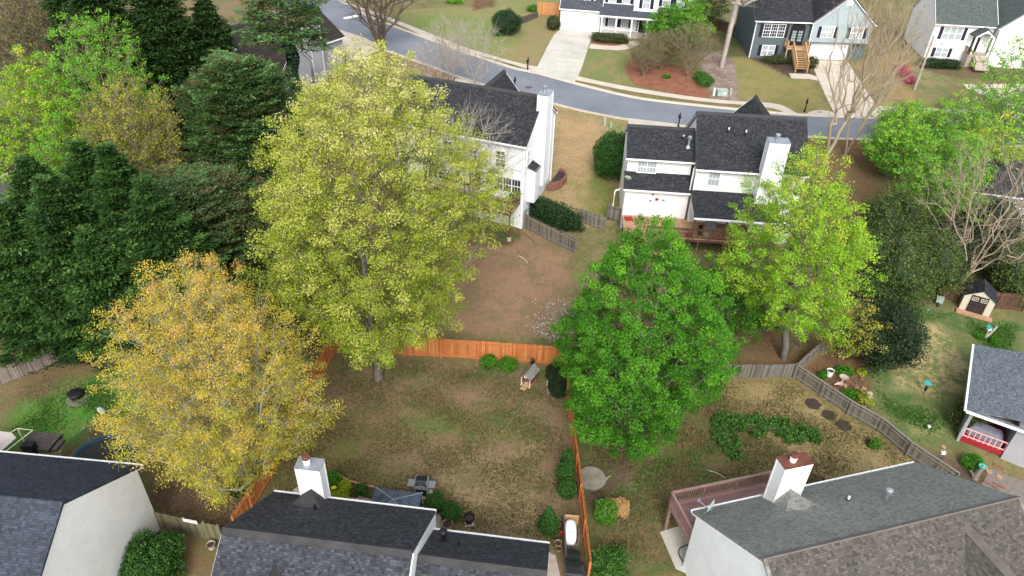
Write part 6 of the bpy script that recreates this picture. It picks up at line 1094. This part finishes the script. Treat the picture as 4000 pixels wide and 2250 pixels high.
K['net'] = MT('see_through_net', .8).m; m2 = K['net'].node_tree; tb = m2.nodes.new('ShaderNodeBsdfTransparent'); mxx = m2.nodes.new('ShaderNodeMixShader'); mxx.inputs[0].default_value = .45; bs = m2.nodes['Principled BSDF']; bs.inputs['Base Color'].default_value = (.02, .02, .02, 1); m2.links.new(tb.outputs[0], mxx.inputs[1]); m2.links.new(bs.outputs[0], mxx.inputs[2]); m2.links.new(mxx.outputs[0], [x for x in m2.nodes if x.type == 'OUTPUT_MATERIAL'][0].inputs[0])
m = MB(); vs = [((tr_*1.04+.04*cos(k*6*2*PI/48))*cos(2*PI*k/48), (tr_*1.04+.04*cos(k*6*2*PI/48))*sin(2*PI*k/48), z) for z in (.66, 1.68) for k in range(48)]; m.add(vs, [(k, (k+1) % 48, 48+(k+1) % 48, 48+k) for k in range(48)]); m.obj('net', 'net', t)
p = P(60, 1700, 1.9); t = T('canopy', 'tan fabric canopy with pale frame at the left edge', 'canopy', (p.x, p.y, g(p.y)), -4); zc = 1.9-g(p.y)
m = MB(); m.prism([(-3, -1.6, zc-.05), (-.1, -1.6, zc-.05), (.2, -.2, zc+.02), (-.3, .1, zc+.1), (-3, .2, zc+.1)], (0, 0, -.03)); m.obj('fabric', 'canvas', t); m = MB(); m.tube([(-.3, .1, zc+.12), (-.1, .42, zc+.16), (.9, .42, zc+.12), (.2, -1.6, zc)], .03, 6); m.tube([(.2, -1.6, 0), (.2, -1.6, zc)], .04, 6); m.tube([(-.1, .42, 0), (-.1, .42, zc+.16)], .04, 6); m.obj('frame', 'cream', t)
p = P(165, 1735); t = T('wooden_platform', 'old dark wooden platform with step behind the near left roof', 'platform', (p.x, p.y, 0), -5); m = MB()
for k in range(10): m.box(-1.0, 1.0, -.7+k*.14, -.57+k*.14, .3, .34)
m.box(-.95, .95, -.68, .68, 0, .29); m.obj('deck', 'timber', t); m = MB(); m.box(1.02, 1.35, -.5, .4, 0, .2); m.obj('step', 'timber', t)
p = P(130, 1768); m = MB(); m.prism([(-.35, -.3, 0), (.35, -.3, 0), (.3, .2, 0), (-.3, .2, 0)], (0, 0, .9)); one(m, 'patio_box', 'plastic', 'black boxy chair back behind the near left gutter', 'chair', p)
def dish(loc, yaw, tilt, r, label, hpost=.5, mt='galv', arm=True):
    t = T('satellite_dish', label, 'satellite dish', loc, yaw); m = MB(); m.tube([(0, 0, 0), (0, 0, hpost)], .025, 6); m.tube([(.35, -.3, -.02), (0, 0, hpost*.6)], .012, 5); m.tube([(-.1, -.4, 0), (0, 0, hpost*.6)], .012, 5); m.obj('mast', mt, t)
    m = MB(); m.T = Matrix.Translation((0, 0, hpost)) @ Matrix.Rotation(R(tilt), 4, 'X'); m.lathe([(.02, 0), (r*.5, .03), (r*.85, .08), (r, .12), (r*.98, .13), (r*.83, .1), (r*.5, .05), (.02, .02)], 0, 0, 24, cap=False); m.obj('reflector', 'util_green' if mt == 'galv' else 'white_plastic', t, smooth=True)
    m = MB(); m.T = Matrix.Translation((0, 0, hpost)) @ Matrix.Rotation(R(tilt), 4, 'X'); m.tube([(0, -r*.8, .1), (0, -r*.5, .75)], .015, 5); m.box(-.07, .07, -r*.5-.05, -r*.5+.05, .7, .82); m.obj('feed_arm', mt, t)
cw = Cc.W(.75, -.55, 4.97); dish(cw, 232, 84, .40, 'grey satellite dish on the corner of the green-grey roof above the deck', .45)
fw = F.W(.3, -.3, 4.5); dish(fw, 160, 60, .34, 'grey satellite dish on the left end of the low rear roof', .35)
p = P(432, 1700); t = T('satellite_dish', 'white oval dish on a tall pole in front of the orange maple', 'satellite dish', (p.x, p.y, 0), 20); zt = PY(432, 1608, p.y).z; m = MB(); m.tube([(0, 0, 0), (0, 0, zt)], .03, 6); m.obj('mast', 'galv', t); m = MB(); m.T = Matrix.Translation((0, 0, zt)) @ Matrix.Rotation(R(50), 4, 'Y'); m.lathe([(.02, 0), (.18, .03), (.28, .08), (.27, .09), (.02, .03)], 0, 0, 20, cap=False); m.obj('reflector', 'white_plastic', t, smooth=True)
# E deck furniture
def wd(x, y, z=2.9): return E_.W(x, y, z)
t = T('wicker_armchair', 'brown wicker armchair with beige cushions on the raised deck', 'armchair', wd(4.2, -1.0), -19+200); m = MB(); m.box(-.4, .4, -.35, .35, .05, .35); m.box(-.42, -.28, -.38, .38, .05, .6); m.box(.28, .42, -.38, .38, .05, .6); m.prism([(-.42, .25, .05), (.42, .25, .05), (.42, .4, .05), (-.42, .4, .05)], (0, .06, .85)); m.obj('frame', 'wicker', t); m = MB(); m.box(-.27, .27, -.34, .24, .35, .47); m.obj('seat_cushion', 'cushion', t); m = MB(); m.prism([(-.27, .16, .47), (.27, .16, .47), (.27, .25, .47), (-.27, .25, .47)], (0, .05, .38)); m.obj('back_cushion', 'cushion', t)
t = T('side_table', 'low dark table with pots on the raised deck', 'table', wd(5.4, -1.1), -10); m = MB(); m.box(-.35, .35, -.25, .25, .38, .42); m.obj('tabletop', 'timber', t); 
for a in (-1, 1):
    for b in (-1, 1): m = MB(); m.box(a*.3-.02, a*.3+.02, b*.2-.02, b*.2+.02, 0, .38); m.obj('leg', 'timber', t)
for i, (x, y, mt, lb, zz) in enumerate(((5.25, -1.2, 'teal', 'blue-green glazed pot on the low deck table', 3.32), (5.55, -.7, 'util_green', 'dark teal pot behind the low deck table', 2.9), (6.2, -1.9, 'plastic', 'black planter against the deck railing near its corner', 2.9), (5.6, -1.9, 'plastic', 'black planter against the deck railing left of its twin', 2.9), (1.9, -1.85, 'rail_brown', 'brown planter at the railing where the yellow-green leaves begin', 2.9))):
    m = MB(); m.lathe([(.09, 0), (.15, .12), (.16, .28), (.13, .3), (.12, .22)], 0, 0, 12); one(m, 'planter', mt, lb, 'planter', wd(x, y, zz))
m = MB(); m.box(-.25, .25, -.02, .02, .4, .85); m.box(-.25, .25, -.4, 0, .38, .43); [m.box(a-.02, a+.02, b-.02, b+.02, 0, .4) for a in (-.23, .23) for b in (-.38, 0)]; one(m, 'patio_chair', 'black', 'black metal chair at the right end of the raised deck', 'chair', wd(6.6, -.3), 160); m = MB(); m.lathe([(.1, 0), (.13, .25), (.2, .3), (.05, .4)], 0, 0, 10); one(m, 'white_ornament', 'white_plastic', 'white ornament near the corner railing of the raised deck', 'ornament', wd(6.3, -1.4))
m = MB(); m.lathe([(.2, 0), (.2, .3), (.15, .35)], 0, 0, 14); one(m, 'post_footing', 'stone', 'white cylindrical footing at the tall deck post', 'footing', E_.W(7.1, -2.1, .0)); 
# F deck items
def fd(x, y, z=1.35): return F.W(x, y, z)
m = MB(); m.box(-.35, .35, -.3, .3, 0, .14); m.lathe([(.2, .1), (.12, .2)], 0, 0, 8); one(m, 'seat_cushion', 'red', 'red cushion lying on the tan deck', 'cushion', fd(.8, -1.4), 8)
t = T('seed_spreader', 'green seed spreader on wheels on the tan deck', 'spreader', fd(1.9, -1.2), 30); m = MB(); m.lathe([(.08, .2), (.22, .5), (.22, .55)], 0, 0, 12); m.obj('hopper', 'util_green', t); m = MB(); m.tube([(0, 0, .3), (-.35, .1, .7), (-.6, .15, .95)], .015, 5); m.obj('handle', 'galv', t)
for s in (-1, 1): m = MB(); m.T = Matrix.Translation((0, s*.18, .13)) @ Matrix.Rotation(PI/2, 4, 'X'); m.lathe([(.13, -.03), (.13, .03)], 0, 0, 12); m.obj('wheel', 'black', t)
m = MB(); m.lathe([(.12, 0), (.15, .3), (.15, .32), (.1, .33)], 0, 0, 14); one(m, 'bucket', 'galv', 'grey metal bucket by the railing of the tan deck', 'bucket', fd(4.9, -3.7))
t = T('patio_grill', 'dark covered grill under the porch roof of the rear deck', 'grill', fd(8.1, -1.8), 0); m = MB(); m.box(-.4, .4, -.3, .3, 0, .9); m.obj('cover', 'cover', t); m = MB(); m.box(-.35, .35, -.25, .25, .9, 1.1); m.obj('hood', 'black', t)
m = MB(); m.box(-.25, .25, -.2, .2, 0, .25); one(m, 'red_crate', 'red', 'red crate behind the porch railing', 'crate', fd(5.9, -3.7)); m = MB(); m.box(-.2, .2, -.2, .2, 0, .5); m.box(-.2, .2, .15, .2, .5, .9); one(m, 'deck_chair', 'black', 'black chair behind the porch railing', 'chair', fd(7.0, -3.3)); m = MB(); m.lathe([(.3, 0), (.45, .2), (.4, .4), (.1, .5)], 0, 0, 10); one(m, 'cushion_pile', 'cushion', 'pale heap of cushions behind the porch railing', 'cushion', fd(7.6, -3.5))
m = MB(); m.tube([(0, 0, 0), (0, 0, 1.5), (.1, 0, 1.7), (.35, 0, 1.75), (.45, 0, 1.9)], .07, 8); one(m, 'drain_pipe', 'white_plastic', 'white pipe bending off the left wall of the two-winged house', 'pipe', F.W(-.6, .6, 1.5), 0)
# planter wall beside E
c = P(2163, 705); yw = -19.4
t = T('brick_planter', 'curved red brick planter against the right wall of the tall white house', 'planter', (c.x, c.y, g(c.y)-.2), yw); n = 14; m = MB()
for k in range(n): a0 = -PI/2+PI*k/n; a1 = -PI/2+PI*(k+.92)/n; m.prism([(r*1.25*cos(a), r*1.9*sin(a), 0) for r, a in ((1, a0), (1, a1), (.82, a1), (.82, a0))], (0, 0, .75+.05*(k % 2)))
m.obj('wall', 'brick', t); m = MB(); m.prism([(1.02*cos(-PI/2+PI*k/12), 1.6*sin(-PI/2+PI*k/12), 0) for k in range(13)], (0, 0, .55)); m.obj('soil', 'soil', t)
# mailboxes
def mailbox(px, py, label, yaw):
    t = grp('mailbox', label, 'mailbox', px, py, yaw, 'mailboxes along the street'); m = MB(); m.box(-.06, .06, -.06, .06, 0, 1.5); m.box(-.1, .1, -.1, .1, 0, .25); m.lathe([(.05, 1.5), (.07, 1.56), (.01, 1.75)], 0, 0, 8); m.obj('post', 'black', t)
    m = MB(); m.prism([(-.12, -.35, 1.05), (.12, -.35, 1.05), (.12, -.35, 1.25), (.08, -.35, 1.34), (-.08, -.35, 1.34), (-.12, -.35, 1.25)], (0, .5, 0)); m.box(-.02, .02, -.3, .05, .95, 1.05); m.obj('box', 'black', t)
mailbox(2061, 274, 'black mailbox on the verge left of the white garage driveway', -20); mailbox(3142, 437, 'black mailbox at the curb before the slate grey house', 160); mailbox(2649, 497, 'black mailbox in a mulch bed above the two-winged house', 180)
mailbox(2010, 351, 'black mailbox half hidden behind the tall white house roof', 170)
# utility boxes
t = grp('transformer_box', 'pale green transformer box beside the sidewalk and bark bed', 'utility box', 2818, 372, 2); m = MB(); m.box(-.6, .6, -.4, .4, 0, .7); m.obj('cabinet', 'util_green', t); m = MB(); m.prism([(-.63, -.45, .7), (-.63, .43, .76), (-.63, .43, .68), (-.63, -.45, .62)], (1.26, 0, 0)); m.obj('lid', 'util_green', t); m = MB(); m.box(.1, .4, -.42, -.4, .3, .5); m.obj('sticker', 'white_plastic', t)
for (px, py, h, lb, mt) in ((2787, 373, .85, 'white utility marker left of the transformer box', 'white_plastic'), (2852, 370, .7, 'pale green utility post right of the transformer box', 'util_green'), (2361, 491, .85, 'taller pale green pedestal on the lawn above the clipped hedge', 'util_green'), (2386, 497, .45, 'shorter pale green pedestal on the lawn above the clipped hedge', 'util_green')):
    m = MB(); m.box(-.11, .11, -.1, .1, 0, h); m.box(-.13, .13, -.12, .12, h, h+.06); one(m, 'utility_pedestal', mt, lb, 'utility box', P(px, py))
p = P(2065, 340); m = MB(); m.lathe([(.42, 0), (.42, .02)], 0, 0, 24); one(m, 'manhole_cover', 'timber', 'round manhole cover in the asphalt street', 'manhole', p+Vector((0, 0, .012)))
m = MB(); m.lathe([(.3, 0), (.3, .02)], 0, 0, 20); one(m, 'drain_cover', 'galv', 'round drain cover on the curb apron before the slate grey house', 'manhole', P(3200, 441)+Vector((0, 0, .09)))
c = [P(*a) for a in ((1338, 73), (1400, 58), (1404, 63), (1346, 76))]; sheet('road_marking', [(1338, 70), (1390, 58), (1404, 60), (1400, 66), (1350, 75)], 'white_plastic', .02)
# utility pole
p = P(3572, 350); t = T('utility_pole', 'tall weathered utility pole with small street light beside the azaleas', 'utility pole', p); zt = PY(3640, 140, p.y).z-p.z; m = MB(); m.tube([(0, 0, -.3), (0, 0, zt)], .16, 10, .11); m.obj('pole', 'pale_bark', t); m = MB(); m.tube([(0, 0, zt-.8), (.8, -.2, zt-.6), (1.1, -.25, zt-.75)], .03, 6); ar_ = m.obj('lamp_arm', 'galv', t); m = MB(); m.lathe([(.1, -.1), (.13, 0), (.06, .08)], 0, 0, 10); lh = m.obj('lamp_head', 'galv', ar_); lh.location = (1.15, -.25, zt-.8)
# hose, sticks
t = grp('garden_hose', 'black hose loop lying on the concrete patio', 'hose', 2690, 2170); o = P(2690, 2170); m = MB(); m.tube([P(a, b)-o+Vector((0, 0, .07)) for a, b in densify([(2700, 2215), (2670, 2200), (2652, 2170), (2655, 2145), (2690, 2130), (2720, 2125)], 4)], .03, 6); m.obj('hose', 'black', t)
for (a, b_, mt, lb, r) in (((2760, 1838), (2830, 1868), 'cream', 'pale curved stick on the grass beyond the deck rail', .025), ((3140, 1535), (3205, 1572), 'wood_new', 'straight pale stick in the dry yard by the grey fence', .02), ((2042, 912), (2085, 950), 'timber', 'dark pipe lying below the tall white house', .05), ((2025, 1000), (2060, 1030), 'cream', 'broken pale stick on the bare soil', .03), ((2360, 1890), (2385, 1860), 'pale_bark', 'grey driftwood stub beside the well cover', .05), ((3010, 1360), (2890, 1370), 'timber', 'thin dark limb lying on the leaf litter by the lime tree', .04), ((2820, 1690), (2850, 1715), 'wood_new', 'pale cut branch end near the felled branches', .04)):
    A0, B0 = P(*a), P(*b_); v = B0-A0; m = MB(); m.tube([Vector((0, 0, .04)), v*.35+Vector((-v.y*.08, v.x*.08, .06)), v*.7+Vector((-v.y*.07, v.x*.07, .08)), v+Vector((0, 0, .04))], r, 6, r*.6); one(m, 'stick', mt, lb, 'stick', A0)
